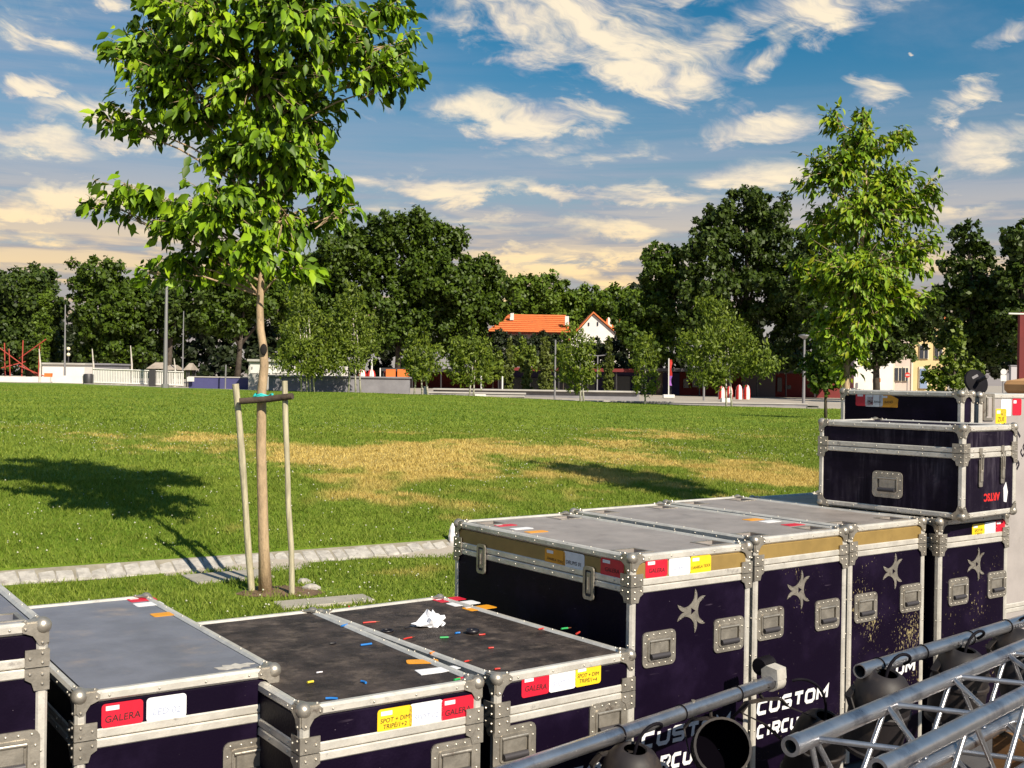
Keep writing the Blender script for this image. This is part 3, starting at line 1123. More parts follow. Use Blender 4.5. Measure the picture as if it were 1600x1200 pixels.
        for i, s in enumerate(lines):
            t = link('lettering', text_mesh(s, size, ink or INK, 0.12), o)
            t.location = (0, -h * .13 - (i - (len(lines) - 1) / 2) * size * 1.0, 0.0017)
            t.rotation_euler = (0, 0, random.uniform(-.05, .05))
        return o


# ---------------------------------------------------------------- ground
def fan(name, r0f, r1f, th0, th1, nth, nr, m, dz, dens=None):
    th = np.linspace(th0, th1, nth)
    r0 = np.array([r0f(t) for t in th])
    r1 = np.array([r1f(t) for t in th])
    k = np.linspace(0, 1, nr)[:, None]
    rr = r0[None] * (r1 / r0)[None] ** k
    X = rr * np.sin(th)[None]
    Y = rr * np.cos(th)[None]
    Z = gz(X, Y) + dz
    co = np.stack([X, Y, Z], -1).reshape(-1, 3)
    i, j = np.meshgrid(np.arange(nr - 1), np.arange(nth - 1), indexing='ij')
    a = (i * nth + j).ravel()
    q = np.stack([a, a + 1, a + nth + 1, a + nth], -1)
    me = np_mesh(name, co, q, m)
    me.polygons.foreach_set('use_smooth', [True] * len(me.polygons))
    return me, co


def np_mesh(name, co, faces, m, attr=None):
    me = bpy.data.meshes.new(name)
    n = faces.shape[1]
    me.vertices.add(len(co))
    me.vertices.foreach_set('co', np.ascontiguousarray(co, np.float32).ravel())
    me.loops.add(faces.size)
    me.loops.foreach_set('vertex_index', np.ascontiguousarray(faces, np.int32).ravel())
    me.polygons.add(len(faces))
    me.polygons.foreach_set('loop_start', np.arange(0, faces.size, n, dtype=np.int32))
    me.update(calc_edges=True)
    me.validate()
    for mm in (m if isinstance(m, (list, tuple)) else [m]):
        me.materials.append(mm)
    if attr is not None:
        at_ = me.attributes.new('dry', 'FLOAT', 'POINT')
        at_.data.foreach_set('value', np.ascontiguousarray(attr, np.float32))
    return me


def vnoise(x, y, sc, seed):
    """smooth value noise"""
    g = np.random.default_rng(seed).random((256, 256))
    fx, fy = x / sc, y / sc
    ix, iy = np.floor(fx).astype(int), np.floor(fy).astype(int)
    tx, ty = fx - ix, fy - iy
    tx, ty = tx * tx * (3 - 2 * tx), ty * ty * (3 - 2 * ty)
    G = lambda a, c: g[a % 256, c % 256]
    return (G(ix, iy) * (1 - tx) + G(ix + 1, iy) * tx) * (1 - ty) + (G(ix, iy + 1) * (1 - tx) + G(ix + 1, iy + 1) * tx) * ty


DRY = []
for (px, py, rx, ry, w) in ((640, 715, 190, 30, 1.15), (760, 745, 120, 14, .8), (500, 712, 90, 18, 1.1), (310, 690, 110, 16, .8), (120, 690, 160, 10, .5),
                            (950, 700, 160, 22, .75), (1180, 748, 120, 12, 1.1), (1240, 735, 60, 20, .8), (760, 700, 150, 16, .9), (1050, 680, 150, 10, .5),
                            (60, 668, 120, 8, .35), (560, 760, 60, 8, .5), (420, 700, 200, 26, .62), (800, 720, 330, 40, .62), (1150, 730, 140, 26, .62), (250, 680, 160, 12, .5)):
    p = on_ground(px, py)
    dY = abs(on_ground(px, py - ry).y - on_ground(px, py + ry).y) / 2
    DRY.append((p.x, p.y, rx / F_PX * p.y, dY, w))


def dryness(x, y):
    d = np.zeros_like(x)
    for (cx, cy, a, c, w) in DRY:
        d = np.maximum(d, w * np.exp(-((x - cx) / a) ** 2 - ((y - cy) / c) ** 2))
    n = 0.45 * vnoise(x, y, 0.9, 1) + 0.42 * vnoise(x, y, 0.24, 2) + 0.3 * vnoise(x + y * .3, y * .6, 2.2, 3)
    return np.clip((d * 1.15 + n * 1.55 - 1.22) * 1.25, 0, 1) + 0.10 * np.clip(vnoise(x, y, 5, 4) - .5, 0, 1)


def grass_mat(name, blades):
    m = bpy.data.materials.new(name)
    m.use_nodes = True
    nt = m.node_tree
    b = NB(nt)
    bs = nt.nodes['Principled BSDF']
    at_ = b.n('ShaderNodeAttribute', attribute_name='dry')
    tc = b.n('ShaderNodeTexCoord')
    v = tc.outputs['Object']
    big = b.ramp(b.noise(v, 0.45, 5, 0.6), 0.35, 0.7)
    mid = b.ramp(b.noise(v, 5.0, 6, 0.65), 0.3, 0.72)
    g1 = b.mix(big, (0.140, 0.235, 0.014), (0.225, 0.305, 0.030))
    g1 = b.mix(b.math('MULTIPLY', mid, 0.55), g1, (0.100, 0.160, 0.014))
    if blades:
        geo = b.n('ShaderNodeNewGeometry')
        g1 = b.mix(geo.outputs['Random Per Island'], b.mix(0.35, g1, (0.07, 0.13, 0.008)), b.mix(0.42, g1, (0.42, 0.45, 0.10)))
        st = b.mix(geo.outputs['Random Per Island'], (0.42, 0.31, 0.075), (0.74, 0.58, 0.20))
    else:
        st = b.mix(mid, (0.42, 0.31, 0.09), (0.60, 0.46, 0.16))
    fdry = b.ramp(at_.outputs['Fac'], 0.05, 0.85)
    b.link(b.mix(fdry, g1, st), bs.inputs['Base Color'])
    bs.inputs['Roughness'].default_value = 0.7
    bs.inputs['Specular IOR Level'].default_value = 0.2
    if blades:
        tr = b.n('ShaderNodeBsdfTranslucent')
        b.link(b.mix(fdry, g1, st), tr.inputs['Color'])
        mx = b.n('ShaderNodeMixShader')
        mx.inputs[0].default_value = 0.3
        b.link(bs.outputs[0], mx.inputs[1])
        b.link(tr.outputs[0], mx.inputs[2])
        b.link(mx.outputs[0], nt.nodes['Material Output'].inputs['Surface'])
    else:
        bp = b.n('ShaderNodeBump')
        bp.inputs['Strength'].default_value = 0.9
        bp.inputs['Distance'].default_value = 0.05
        b.link(b.noise(v, 22, 6, 0.7), bp.inputs['Height'])
        b.link(bp.outputs[0], bs.inputs['Normal'])
    return m


def r_line(t, s):
    return (9.846 + s) / max(0.12, (KN[0] * math.sin(t) + KN[1] * math.cos(t)))


def r_edge(t):
    return float(np.interp(t, E_TH, E_R))


def build_ground():
    me, _ = fan('ground', lambda t: 0.3, lambda t: 3000.0, -math.pi, math.pi, 241, 130, PLAZA, -0.03)
    struct(link('ground', me))
    LT0, LT1 = R(-62), R(34)
    me, co = fan('lawn', lambda t: r_line(t, -2.5), r_edge, LT0, LT1, 360, 170, grass_mat('lawn_soil_green', False), 0.0)
    a = me.attributes.new('dry', 'FLOAT', 'POINT')
    a.data.foreach_set('value', dryness(co[:, 0], co[:, 1]).astype(np.float32))
    struct(link('lawn', me))
    # paved yard that the cases stand on
    mb = MB()
    k = np.array([KN[1], -KN[0]])
    n = KN
    p = lambda s, t: (KP[0] + n[0] * s + k[0] * t, KP[1] + n[1] * s + k[1] * t, -0.012)
    mb.add([p(-2.52, -14), p(-2.52, 34), p(-70, 34), p(-70, -14)], [(0, 3, 2, 1)])
    struct(mb.build('pavement', ASPHALT))
    # blades
    N1, N2, N3 = 260000, 190000, 190000
    cs, ds, hs, ws = [], [], [], []
    for (N, s0, s1, h, w) in ((N1, -2.5, 3.2, 0.034, 0.0058), (N2, 3.0, 12, 0.034, 0.009), (N3, 11, 60, 0.036, 0.018)):
        if s0 < 11:
            s = s0 + (s1 - s0) * RNG.random(N * 2) ** (1.0 if s0 < 0 else 1.25)
            t = -3.5 + RNG.random(N * 2) * (22 if s0 < 0 else 34)
            t = t + (s0 > 0) * (-6)
            x = KP[0] + n[0] * s + k[0] * t
            y = KP[1] + n[1] * s + k[1] * t
        else:
            th = R(-27) + RNG.random(N * 2) * R(54)
            rr = 20 + (72 - 20) * RNG.random(N * 2) ** 1.15
            x, y = rr * np.sin(th), rr * np.cos(th)
        ok = (np.abs(x / np.maximum(y, .1)) < 0.52)
        s_ = sdist(x, y)
        ok &= ~((s_ > -.13) & (s_ < .13)) & (s_ > -2.45)
        for (cx, cy, hx, hy, a) in SLABS:
            lx = (x - cx) * math.cos(a) + (y - cy) * math.sin(a)
            ly = -(x - cx) * math.sin(a) + (y - cy) * math.cos(a)
            ok &= ~((np.abs(lx) < hx) & (np.abs(ly) < hy))
        for (cx, cy, rr_) in PITS:
            ok &= ~((((x - cx) ** 2 + (y - cy) ** 2) < rr_ ** 2) & (RNG.random(len(x)) < .8))
        th = np.arctan2(x, y)
        ok &= np.hypot(x, y) < np.interp(th, E_TH, E_R) - .3
        x, y = x[ok][:N], y[ok][:N]
        cs.append(np.stack([x, y], -1))
        hs.append(np.full(len(x), h) * (0.55 + 0.9 * RNG.random(len(x))))
        ws.append(np.full(len(x), w) * (0.7 + 0.6 * RNG.random(len(x))))
    c = np.concatenate(cs)
    h = np.concatenate(hs)
    w = np.concatenate(ws)
    tuft = vnoise(c[:, 0], c[:, 1], 0.22, 9)
    h = h * (0.55 + 0.9 * tuft)
    N = len(c)
    ang = RNG.random(N) * 2 * np.pi
    lean = 0.25 + 0.9 * RNG.random(N)
    la = RNG.random(N) * 2 * np.pi
    z = gz(c[:, 0], c[:, 1])
    bx, by = np.cos(ang) * w, np.sin(ang) * w
    tipx, tipy = np.cos(la) * lean * h, np.sin(la) * lean * h
    v = np.zeros((N, 3, 3))
    v[:, 0] = np.stack([c[:, 0] - bx, c[:, 1] - by, z - .004], -1)
    v[:, 1] = np.stack([c[:, 0] + bx, c[:, 1] + by, z - .004], -1)
    v[:, 2] = np.stack([c[:, 0] + tipx, c[:, 1] + tipy, z + h], -1)
    f = np.arange(N * 3).reshape(N, 3)
    dry = np.repeat(dryness(c[:, 0], c[:, 1]), 3)
    me = np_mesh('grass', v.reshape(-1, 3), f, grass_mat('grass_blade', True), dry)
    o = link('grass', me, kind='stuff')
    o['label'] = 'short green lawn grass with dry straw patches'
    # clover heads
    N = 6500
    s = -2.4 + 15 * RNG.random(N) ** 1.3
    t = -9 + RNG.random(N) * 30
    x = KP[0] + n[0] * s + k[0] * t
    y = KP[1] + n[1] * s + k[1] * t
    ok = (np.abs(x / y) < .5) & (np.abs(s) > .16) & (vnoise(x, y, 1.3, 21) + .35 * RNG.random(N) > .62) & (dryness(x, y) < .4)
    x, y = x[ok], y[ok]
    N = len(x)
    z = gz(x, y) + 0.025 + 0.025 * RNG.random(N)
    r = 0.006 + 0.005 * RNG.random(N)
    oc = np.array([(1, 0, 0), (-1, 0, 0), (0, 1, 0), (0, -1, 0), (0, 0, .9), (0, 0, -.9)])
    v = np.stack([x, y, z], -1)[:, None] + oc[None] * r[:, None, None]
    fo = np.array([(0, 2, 4), (2, 1, 4), (1, 3, 4), (3, 0, 4), (2, 0, 5), (1, 2, 5), (3, 1, 5), (0, 3, 5)])
    f = (fo[None] + (np.arange(N) * 6)[:, None, None]).reshape(-1, 3)
    me = np_mesh('clover_flowers', v.reshape(-1, 3), f, mat('clover_white', (0.55, 0.55, 0.42), 0.8))
    o = link('clover_flowers', me, kind='stuff')
    o['label'] = 'small white clover heads dotted over the lawn'


TREE1 = on_ground(415, 926)
TREE2 = Vector((3.66, 12.26, 0.0))
TREE2.z = float(gz(TREE2.x, TREE2.y))
KA = math.atan2(0.53, 0.848)
sl1, sl2 = on_ground(357, 903), on_ground(507, 943)
SLABS = [(sl1.x, sl1.y, 0.33, 0.20, KA), (sl2.x, sl2.y, 0.36, 0.13, KA - .05)]
PITS = [(TREE1.x, TREE1.y, .28), (TREE1.x + .42, TREE1.y + .08, .22)]
build_ground()


def build_kerb():
    k = np.array([KN[1], -KN[0]])
    mb = MB()
    bed = []
    for t in np.linspace(-2, 8.5, 60):
        for s in (-.09, .085):
            x, y = KP[0] + KN[0] * s + k[0] * t, KP[1] + KN[1] * s + k[1] * t
            bed.append((x, y, float(gz(x, y)) + .006))
    mb.add(bed, [(2 * i, 2 * i + 2, 2 * i + 3, 2 * i + 1) for i in range(59)])
    kerb = struct(mb.build('kerb', mat('kerb_mortar', (0.25, 0.225, 0.175), 0.9, var=.2, vscale=8)))
    shapes = []
    for i in range(5):
        mb = MB()
        mb.box((-.066, -.094, -.05), (.066, .094, .012), .012)
        mb.v = [(x + random.uniform(-.006, .006), y + random.uniform(-.007, .007), z + random.uniform(-.004, .004)) for x, y, z in mb.v]
        shapes.append(mb.mesh('kerb_stone', GRANITE))
    t = -0.5
    while t < 6.2:
        s = random.uniform(-.004, .004)
        x, y = KP[0] + KN[0] * s + k[0] * t, KP[1] + KN[1] * s + k[1] * t
        o = link('kerb_stone', random.choice(shapes), kerb)
        wd = random.uniform(.92, 1.12)
        o.location = (x, y, 0.051 + random.uniform(-.005, .004))
        o.rotation_euler = (R(23) + random.uniform(-.03, .03), random.uniform(-.02, .02), KA + random.uniform(-.025, .025))
        o.rotation_mode = 'ZYX' if False else 'XYZ'
        o.scale = (wd, random.uniform(.94, 1.06), 1)
        t += .1325 * wd
    for i, (cx, cy, hx, hy, a) in enumerate(SLABS):
        o = struct(MB().box((-hx, -hy, -.05), (hx, hy, .02), .006).build('paving_slab', SLAB))
        o.location = (cx, cy, float(gz(cx, cy)))
        o.rotation_euler = (0, 0, a)
    # bare soil at the foot of the tree and broken stones
    mb = MB()
    pts = [(.34 * math.cos(a) * random.uniform(.8, 1.15), .26 * math.sin(a) * random.uniform(.8, 1.15)) for a in np.linspace(0, 6.28, 18)[:-1]]
    vs = [(TREE1.x + .1 + x, TREE1.y + .03 + y, float(gz(TREE1.x + .1 + x, TREE1.y + .03 + y)) + .004) for x, y in pts] + [(TREE1.x + .1, TREE1.y, float(gz(TREE1.x + .1, TREE1.y)) + .025)]
    mb.add(vs, [(i, (i + 1) % 17, 17) for i in range(17)])
    struct(mb.build('bare_soil', mat('tree_pit_soil', (0.16, 0.10, 0.055), 0.9, var=.3, vscale=20, bump=.6, bscale=50)))
    for (px, py, r, lb) in ((474, 912, .045, 'pale broken stone lying nearest the right stake'), (486, 922, .055, 'larger pale broken stone in front of the right stake')):
        p = on_ground(px, py)
        mb = MB()
        mb.sphere((0, 0, 0), r, 7, 5, (1.3, .9, .7))
        mb.v = [(x * random.uniform(.8, 1.2), y * random.uniform(.8, 1.2), z) for x, y, z in mb.v]
        o = tag(mb.build('stone', GRANITE), lb, 'stone')
        o.location = p + Vector((0, 0, .015))


build_kerb()


# ---------------------------------------------------------------- leafy things
def leaf_base(width=.5):
    w = width
    v = [(0, 0, 0), (-.30 * w, .18, .05), (-.50 * w, .42, .07), (-.30 * w, .72, .02), (0, 1, -.16), (.30 * w, .72, .02), (.50 * w, .42, .07), (.30 * w, .18, .05),
         (0, .30, .0), (0, .65, -.03)]
    f = [(0, 8, 1), (1, 8, 2), (2, 8, 9), (2, 9, 3), (3, 9, 4), (0, 7, 8), (7, 6, 8), (6, 9, 8), (6, 5, 9), (5, 4, 9)]
    return np.array(v), np.array(f)


def frames(dirs, nrm):
    """rotation matrices with columns x, y=dir, z~nrm"""
    y = dirs / np.linalg.norm(dirs, axis=1, keepdims=True)
    z = nrm - y * (nrm * y).sum(1, keepdims=True)
    z /= np.linalg.norm(z, axis=1, keepdims=True) + 1e-9
    x = np.cross(y, z)
    return np.stack([x, y, z], -1)


def young_tree(name, label, base, trunk, limbs_from, blobs, D, nleaf, lsize, lm, trunk_r, sub_n=(5, 8), keep=300, lw=.5, droop=.9):
    """trunk: list of world points; blobs: (px, py, rx, ry, dy) crown lobes at distance D"""
    root = thing(name, label, 'tree', base, 0, 'young staked trees on the lawn')
    b = Vector(base)
    tp = [Vector(p) - b for p in trunk]
    n = len(tp)
    mb = MB()
    rad = [trunk_r * (1.28 if i == 0 else 1.0 - .62 * i / (n - 1)) for i in range(n)]
    mb.tube(tp, rad, 12)
    mb.build('trunk', TRUNKY, root, 180)
    P, Dv = [], []
    tw = MB()
    tot = sum(rx * ry for _, _, rx, ry, _ in blobs)
    for (px, py, rx, ry, dy) in blobs:
        c = at(px, py, D + dy) - b
        a, h = rx / F_PX * D, ry / F_PX * D
        # limb start: on the trunk, lower than the lobe
        zt = max(limbs_from, c.z - 0.16 - 0.34 * math.hypot(c.x, c.y))
        st = tp[-1]
        for i in range(n - 1):
            if tp[i].z <= zt <= tp[i + 1].z:
                st = tp[i].lerp(tp[i + 1], (zt - tp[i].z) / (tp[i + 1].z - tp[i].z))
        lb = MB()
        mid = st.lerp(c, .5) + Vector((0, 0, .06))
        lb.tube([st, mid, c], [trunk_r * .24, trunk_r * .16, trunk_r * .07], 7)
        lb.build('limb', TRUNKY, root, 180)
        nl = int(nleaf * rx * ry / tot)
        ntw = max(5, nl // 12)
        for q in range(ntw):
            u = RNG.normal(size=3)
            u /= np.linalg.norm(u)
            r = RNG.random() ** .45 * (1.0 if RNG.random() < .84 else 1.38)
            e = c + Vector((u[0] * a * r, u[1] * a * r * .9, u[2] * h * r))
            s0 = st.lerp(c, .55 + .45 * RNG.random())
            dirv = (e - s0)
            if dirv.length < .03:
                continue
            tw.tube([s0, s0.lerp(e, .5) + Vector((0, 0, .03)), e], [.0045, .0032, .0016], 4, caps=False)
            m = int(nl / ntw * 1.15) + 1
            for i in range(m):
                f = .25 + .75 * RNG.random() ** .7
                p = s0.lerp(e, f) + Vector((0, 0, .03 * (1 - f))) + Vector(RNG.normal(size=3) * .028)
                dd = dirv.normalized() * .55 + Vector((0, 0, -droop)) + Vector(RNG.normal(size=3) * .42)
                P.append(p)
                Dv.append(dd)
    tw.build('twigs', TRUNKY, root, kind='stuff')
    P = np.array([tuple(p) for p in P])
    Dv = np.array([tuple(d) for d in Dv])
    out = P - np.array([0, 0, P[:, 2].mean()])
    out[:, 2] *= .3
    out /= np.linalg.norm(out, axis=1, keepdims=True) + 1e-6
    nr = out * .55 + np.array([0.22, -.30, .45]) + RNG.normal(size=P.shape) * .75
    Fm = frames(Dv, nr)
    sz = lsize * (.55 + .95 * RNG.random(len(P)) ** 1.2)
    # those that show largest are leaves of their own
    view = np.array([-b.x, -b.y, 0.0])
    view /= np.linalg.norm(view)
    inframe = np.array([(abs(((p[0] + b.x) / (p[1] + b.y))) < .44) and ((p[2] + b.z - CAM_H) / (p[1] + b.y) < .325) for p in P])
    score = (P @ view) / 1.0 + sz * 6 + .5 * RNG.random(len(P)) + inframe * 5
    order = np.argsort(-score)
    v0, f0 = leaf_base(lw)
    one = bpy.data.meshes.new('leaf')
    one.from_pydata([tuple(x) for x in v0], [], [tuple(x) for x in f0])
    one.materials.append(lm)
    one.polygons.foreach_set('use_smooth', [True] * len(one.polygons))
    for i in order[:keep]:
        o = link('leaf', one, root)
        M = Matrix([list(Fm[i][r] * sz[i]) + [P[i][r]] for r in range(3)] + [[0, 0, 0, 1]])
        o.matrix_local = M
    rest = order[keep:]
    V = np.einsum('nij,kj->nki', Fm[rest], v0) * sz[rest][:, None, None] + P[rest][:, None]
    FF = f0[None] + (np.arange(len(rest)) * len(v0))[:, None, None]
    me = np_mesh('foliage', V.reshape(-1, 3), FF.reshape(-1, 3), lm)
    me.polygons.foreach_set('use_smooth', [True] * len(me.polygons))
    link('foliage', me, root, kind='stuff')
    return root


D1 = TREE1.y
young_tree('young_tree', 'young broad-leaved tree tied between two stakes in front of the kerb', TREE1,
           [TREE1, at(412, 850, D1), at(408, 700, D1), at(409, 610, D1), at(413, 572, D1), at(411, 540, D1), at(407, 515, D1), at(406, 480, D1), at(408, 440, D1), at(412, 340, D1 + .02), at(405, 200, D1), at(400, 60, D1), at(405, -120, D1)],
           2.32,
           [(395, 120, 150, 115, 0), (250, 120, 85, 90, -.1), (230, 60, 60, 50, .1), (560, 60, 85, 60, .1), (600, 110, 65, 50, 0), (480, 180, 75, 60, .15),
            (330, 30, 110, 80, -.25), (470, 20, 110, 90, -.3), (620, 15, 45, 40, .1), (190, 185, 45, 24, 0), (290, 180, 90, 40, .2), (420, 220, 75, 50, -.1),
            (195, 290, 55, 36, -.05), (270, 330, 60, 50, .1), (340, 320, 90, 55, -.2), (450, 335, 85, 60, .05), (525, 310, 52, 36, .1), (400, 385, 95, 42, -.1),
            (270, 410, 40, 30, .05), (330, 400, 60, 40, .1), (470, 415, 45, 32, 0), (400, -50, 130, 70, 0), (300, -40, 80, 60, .3), (500, -50, 80, 60, -.2), (645, 120, 30, 22, 0), (150, 180, 26, 16, 0), (180, 75, 34, 30, 0), (145, 310, 26, 20, 0), (555, 325, 22, 22, 0), (640, 60, 30, 26, .1), (240, 5, 40, 40, 0), (225, 425, 22, 18, 0), (345, 238, 80, 40, .05), (455, 250, 70, 42, -.05), (400, 290, 90, 36, .1), (500, 275, 40, 24, 0)],
           D1, 12500, .094, LEAF_A, .043)

D2 = TREE2.y
young_tree('young_tree', 'yellowish young tree standing behind the stacked black cases', TREE2,
           [TREE2, at(1321, 640, D2), at(1324, 570, D2), at(1330, 500, D2), at(1345, 400, D2), at(1352, 300, D2), at(1352, 200, D2)],
           1.9,
           [(1350, 225, 48, 45, 0), (1300, 190, 14, 26, 0), (1352, 180, 12, 20, 0), (1405, 210, 24, 24, .1), (1310, 260, 50, 50, -.1), (1390, 280, 55, 50, .1), (1268, 275, 22, 30, 0),
            (1350, 330, 85, 60, 0), (1430, 320, 38, 34, .05), (1462, 288, 18, 24, 0), (1290, 350, 35, 40, .1), (1340, 420, 85, 60, -.1), (1425, 390, 48, 46, .1), (1290, 440, 45, 40, .1),
            (1350, 490, 70, 45, 0), (1410, 460, 45, 40, 0), (1300, 505, 45, 35, .15), (1335, 540, 42, 30, -.05), (1245, 420, 22, 16, 0), (1322, 575, 18, 24, 0)],
           D2, 10500, .080, LEAF_Y, .042, lw=.44, droop=.75)


kn = MB().sphere((0, 0, 0), .030, 12, 8, (.9, .35, 1.5)).build('trunk_scar', mat('dark_knot', (.012, .009, .008), .9), bpy.data.objects['young_tree'], 180)
kn.location = at(412, 546, D1 - .047) - TREE1


# stakes, crossbar, tie
def stake(label, pts, r):
    b = pts[0]
    t = thing('tree_stake', label, 'stake', b, 0, 'stakes beside the young tree')
    MB().tube([p - b + Vector((random.uniform(-.006, .006), 0, 0)) for p in pts], [r * random.uniform(.9, 1.08) for _ in pts], 10).build('post', WOODSTAKE, t, 60)
    return t


pl, pr = on_ground(394, 925), on_ground(456, 931)
sl = [at(px, py, pl.y - (925 - py) * .0004) for px, py in ((394, 928), (389, 860), (384, 790), (378, 720), (373, 660), (369, 600))]
sr = [at(px, py, pr.y) for px, py in ((456, 934), (455, 860), (451, 790), (449, 720), (446, 660), (445, 595))]
stake('left wooden stake of the tied young tree, leaning outwards', sl, .026)
stake('right wooden stake of the tied young tree, nearly upright', sr, .0225)
cb = thing('crossbar', 'dark bark-covered pole nailed across the two stakes', 'pole', at(415, 624, D1 - .09))
o0 = cb.location
MB().tube([at(374, 627, sl[-1].y - .055) - o0, at(415, 624, D1 - .09) - o0, at(457, 619, pr.y - .05) - o0], [.024, .026, .025], 10).build('pole', BARKDARK, cb, 60)
tie = tag(MB().tube([at(412, 623, D1) + Vector((.07 * math.cos(a), .078 * math.sin(a) - .012, .012 * math.sin(3 * a) + .012 * k)) for k in range(3) for a in np.linspace(0, 6.1, 14)], .010, 6).build('tree_tie', CYANT, None, 180), 'cyan string tied round the trunk and the crossbar', 'string')


# ---------------------------------------------------------------- flight cases
YW = R(1)
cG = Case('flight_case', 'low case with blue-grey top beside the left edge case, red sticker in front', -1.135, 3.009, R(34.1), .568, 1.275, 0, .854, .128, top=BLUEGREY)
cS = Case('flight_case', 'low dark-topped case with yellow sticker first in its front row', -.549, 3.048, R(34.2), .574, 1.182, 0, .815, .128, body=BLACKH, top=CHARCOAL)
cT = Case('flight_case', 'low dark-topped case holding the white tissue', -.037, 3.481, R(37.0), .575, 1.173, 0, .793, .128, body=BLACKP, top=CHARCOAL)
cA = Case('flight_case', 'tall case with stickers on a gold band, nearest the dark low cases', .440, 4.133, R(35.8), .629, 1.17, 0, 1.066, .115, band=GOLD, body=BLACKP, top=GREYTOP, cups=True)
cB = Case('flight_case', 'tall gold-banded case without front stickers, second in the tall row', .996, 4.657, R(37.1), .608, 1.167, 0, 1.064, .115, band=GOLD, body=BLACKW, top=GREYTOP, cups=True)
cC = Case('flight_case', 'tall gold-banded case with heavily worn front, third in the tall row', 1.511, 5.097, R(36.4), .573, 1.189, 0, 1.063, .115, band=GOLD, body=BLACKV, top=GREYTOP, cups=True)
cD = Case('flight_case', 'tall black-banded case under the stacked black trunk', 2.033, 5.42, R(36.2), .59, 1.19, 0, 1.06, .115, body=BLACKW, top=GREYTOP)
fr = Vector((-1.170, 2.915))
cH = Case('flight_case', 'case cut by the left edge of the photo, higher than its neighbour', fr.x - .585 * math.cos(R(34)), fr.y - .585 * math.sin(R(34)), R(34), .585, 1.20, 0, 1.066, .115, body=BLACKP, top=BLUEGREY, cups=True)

# fronts
cG.sticker('front', 192, 1116, RED_S, ['GALERA'])
cG.sticker('front', 261, 1106, WHITE_S, ['LED 02'], ink=FAINT, tagged=False)
cS.sticker('front', 618, 1124, YEL_S, ['SPOT + DIM', 'TRIP\u00c9/1+2'], size=.0175)
cS.sticker('front', 667, 1115, WHITE_S, ['SPOT 02'], ink=FAINT, size=.022, tagged=False)
cS.sticker('front', 716, 1107, RED_S, ['GALERA'], size=.024)
cT.sticker('front', 838, 1071, RED_S, ['GALERA'], size=.024)
cT.sticker('front', 880, 1063, WHITE_S, ['SPOT 01'], ink=FAINT, size=.022, tagged=False)
cT.sticker('front', 920, 1055, YEL_S, ['SPOT + DIM', 'TRIP\u00c9/1+4'], size=.0175)
cA.sticker('front', 1027, 888, RED_S, ['GALERA'], size=.022)
cA.sticker('front', 1063, 885, WHITE_S, ['DRUMS 01'], ink=FAINT, size=.019, tagged=False)
cA.sticker('front', 1096, 882, YEL_S, ['DANIELA TEXX'], size=.0145)
cA.sticker('left', 866, 872, ORA_S, ['DANIELA TEXX'], size=.0145, w=.13)
cA.sticker('left', 895, 877, WHITE_S, ['DRUMS 01'], size=.021, w=.13)
cA.sticker('left', 955, 888, RED_S, ['GALERA'], size=.022, w=.13, label='dark red sticker in the shade')
cD.sticker('front', 1530, 829, YEL_S, ['SPOT 04', 'CABOS'], size=.018)
cD.sticker('front', 1549, 826, WHITE_S, tagged=False)
cD.sticker('front', 1566, 823, RED_S)
# tops
cG.sticker('top', 222, 937, RED_S, w=.10, rot=R(0))
cG.sticker('top', 232, 944, WHITE_S, w=.10, tagged=False)
cG.sticker('top', 257, 960, ORA_S, w=.09, h=.06, tagged=False)
torn = [(-.055, -.012), (-.035, -.030), (-.012, -.022), (.004, -.034), (.020, -.018), (.038, -.022), (.030, -.006), (.062, .0), (.045, .016), (.020, .010), (.012, .030), (-.006, .016), (-.030, .026), (-.034, .008), (-.060, .010)]
cG.sticker('top', 367, 1041, mat('torn_label_residue', (.5, .47, .42), .8, var=.2, vscale=30), poly=torn, tagged=False, label='torn pale sticker residue')
cT.sticker('top', 702, 937, RED_S, w=.13, h=.07, tagged=True)
cT.sticker('top', 724, 943, WHITE_S, w=.13, h=.07, tagged=False)
cT.sticker('top', 749, 950, ORA_S, w=.13, h=.07, tagged=True)
cS.sticker('top', 660, 1034, ORA_S, w=.10, h=.05, tagged=False, rot=R(-25), label='peeling orange sticker')
cS.sticker('top', 682, 1047, WHITE_S, poly=[(-.07, -.03), (.0, -.035), (.075, -.02), (.07, .015), (.02, .02), (-.06, .03)], tagged=False, label='torn white sticker')
cS.sticker('top', 726, 1060, RED_S, w=.05, h=.03, tagged=False, label='small torn red sticker')
cA.sticker('top', 790, 821, RED_S, w=.10, h=.05)
cA.sticker('top', 815, 826, WHITE_S, w=.10, h=.05, tagged=False)
cA.sticker('top', 838, 831, ORA_S, w=.10, h=.05, tagged=False)
cB.sticker('top', 1177, 812, ORA_S, w=.10, h=.06, tagged=False)
cB.sticker('top', 1203, 815, WHITE_S, w=.10, h=.06, tagged=False)
cB.sticker('top', 1240, 820, RED_S, w=.12, h=.06, tagged=False)

for c, ps in ((cA, ((1030, 1013), (1139, 991))), (cB, ((1204, 974), (1293, 960))), (cC, ((1353, 949), (1423, 934))), (cD, ((1498, 924), (1558, 913))),
              (cT, ((804, 1166), (951, 1126))), (cG, ((392, 1190),)), (cS, ((712, 1192),)), (cH, ((8, 1187),))):
    for p in ps:
        c.handle('front', *p)
for c, p in ((cA, (1083, 955)), (cB, (1250, 922)), (cC, (1397, 893)), (cD, (1527, 882))):
    c.emblem(*p)
cA.latch('left', 753, 873)
cA.latch('left', 921, 911)


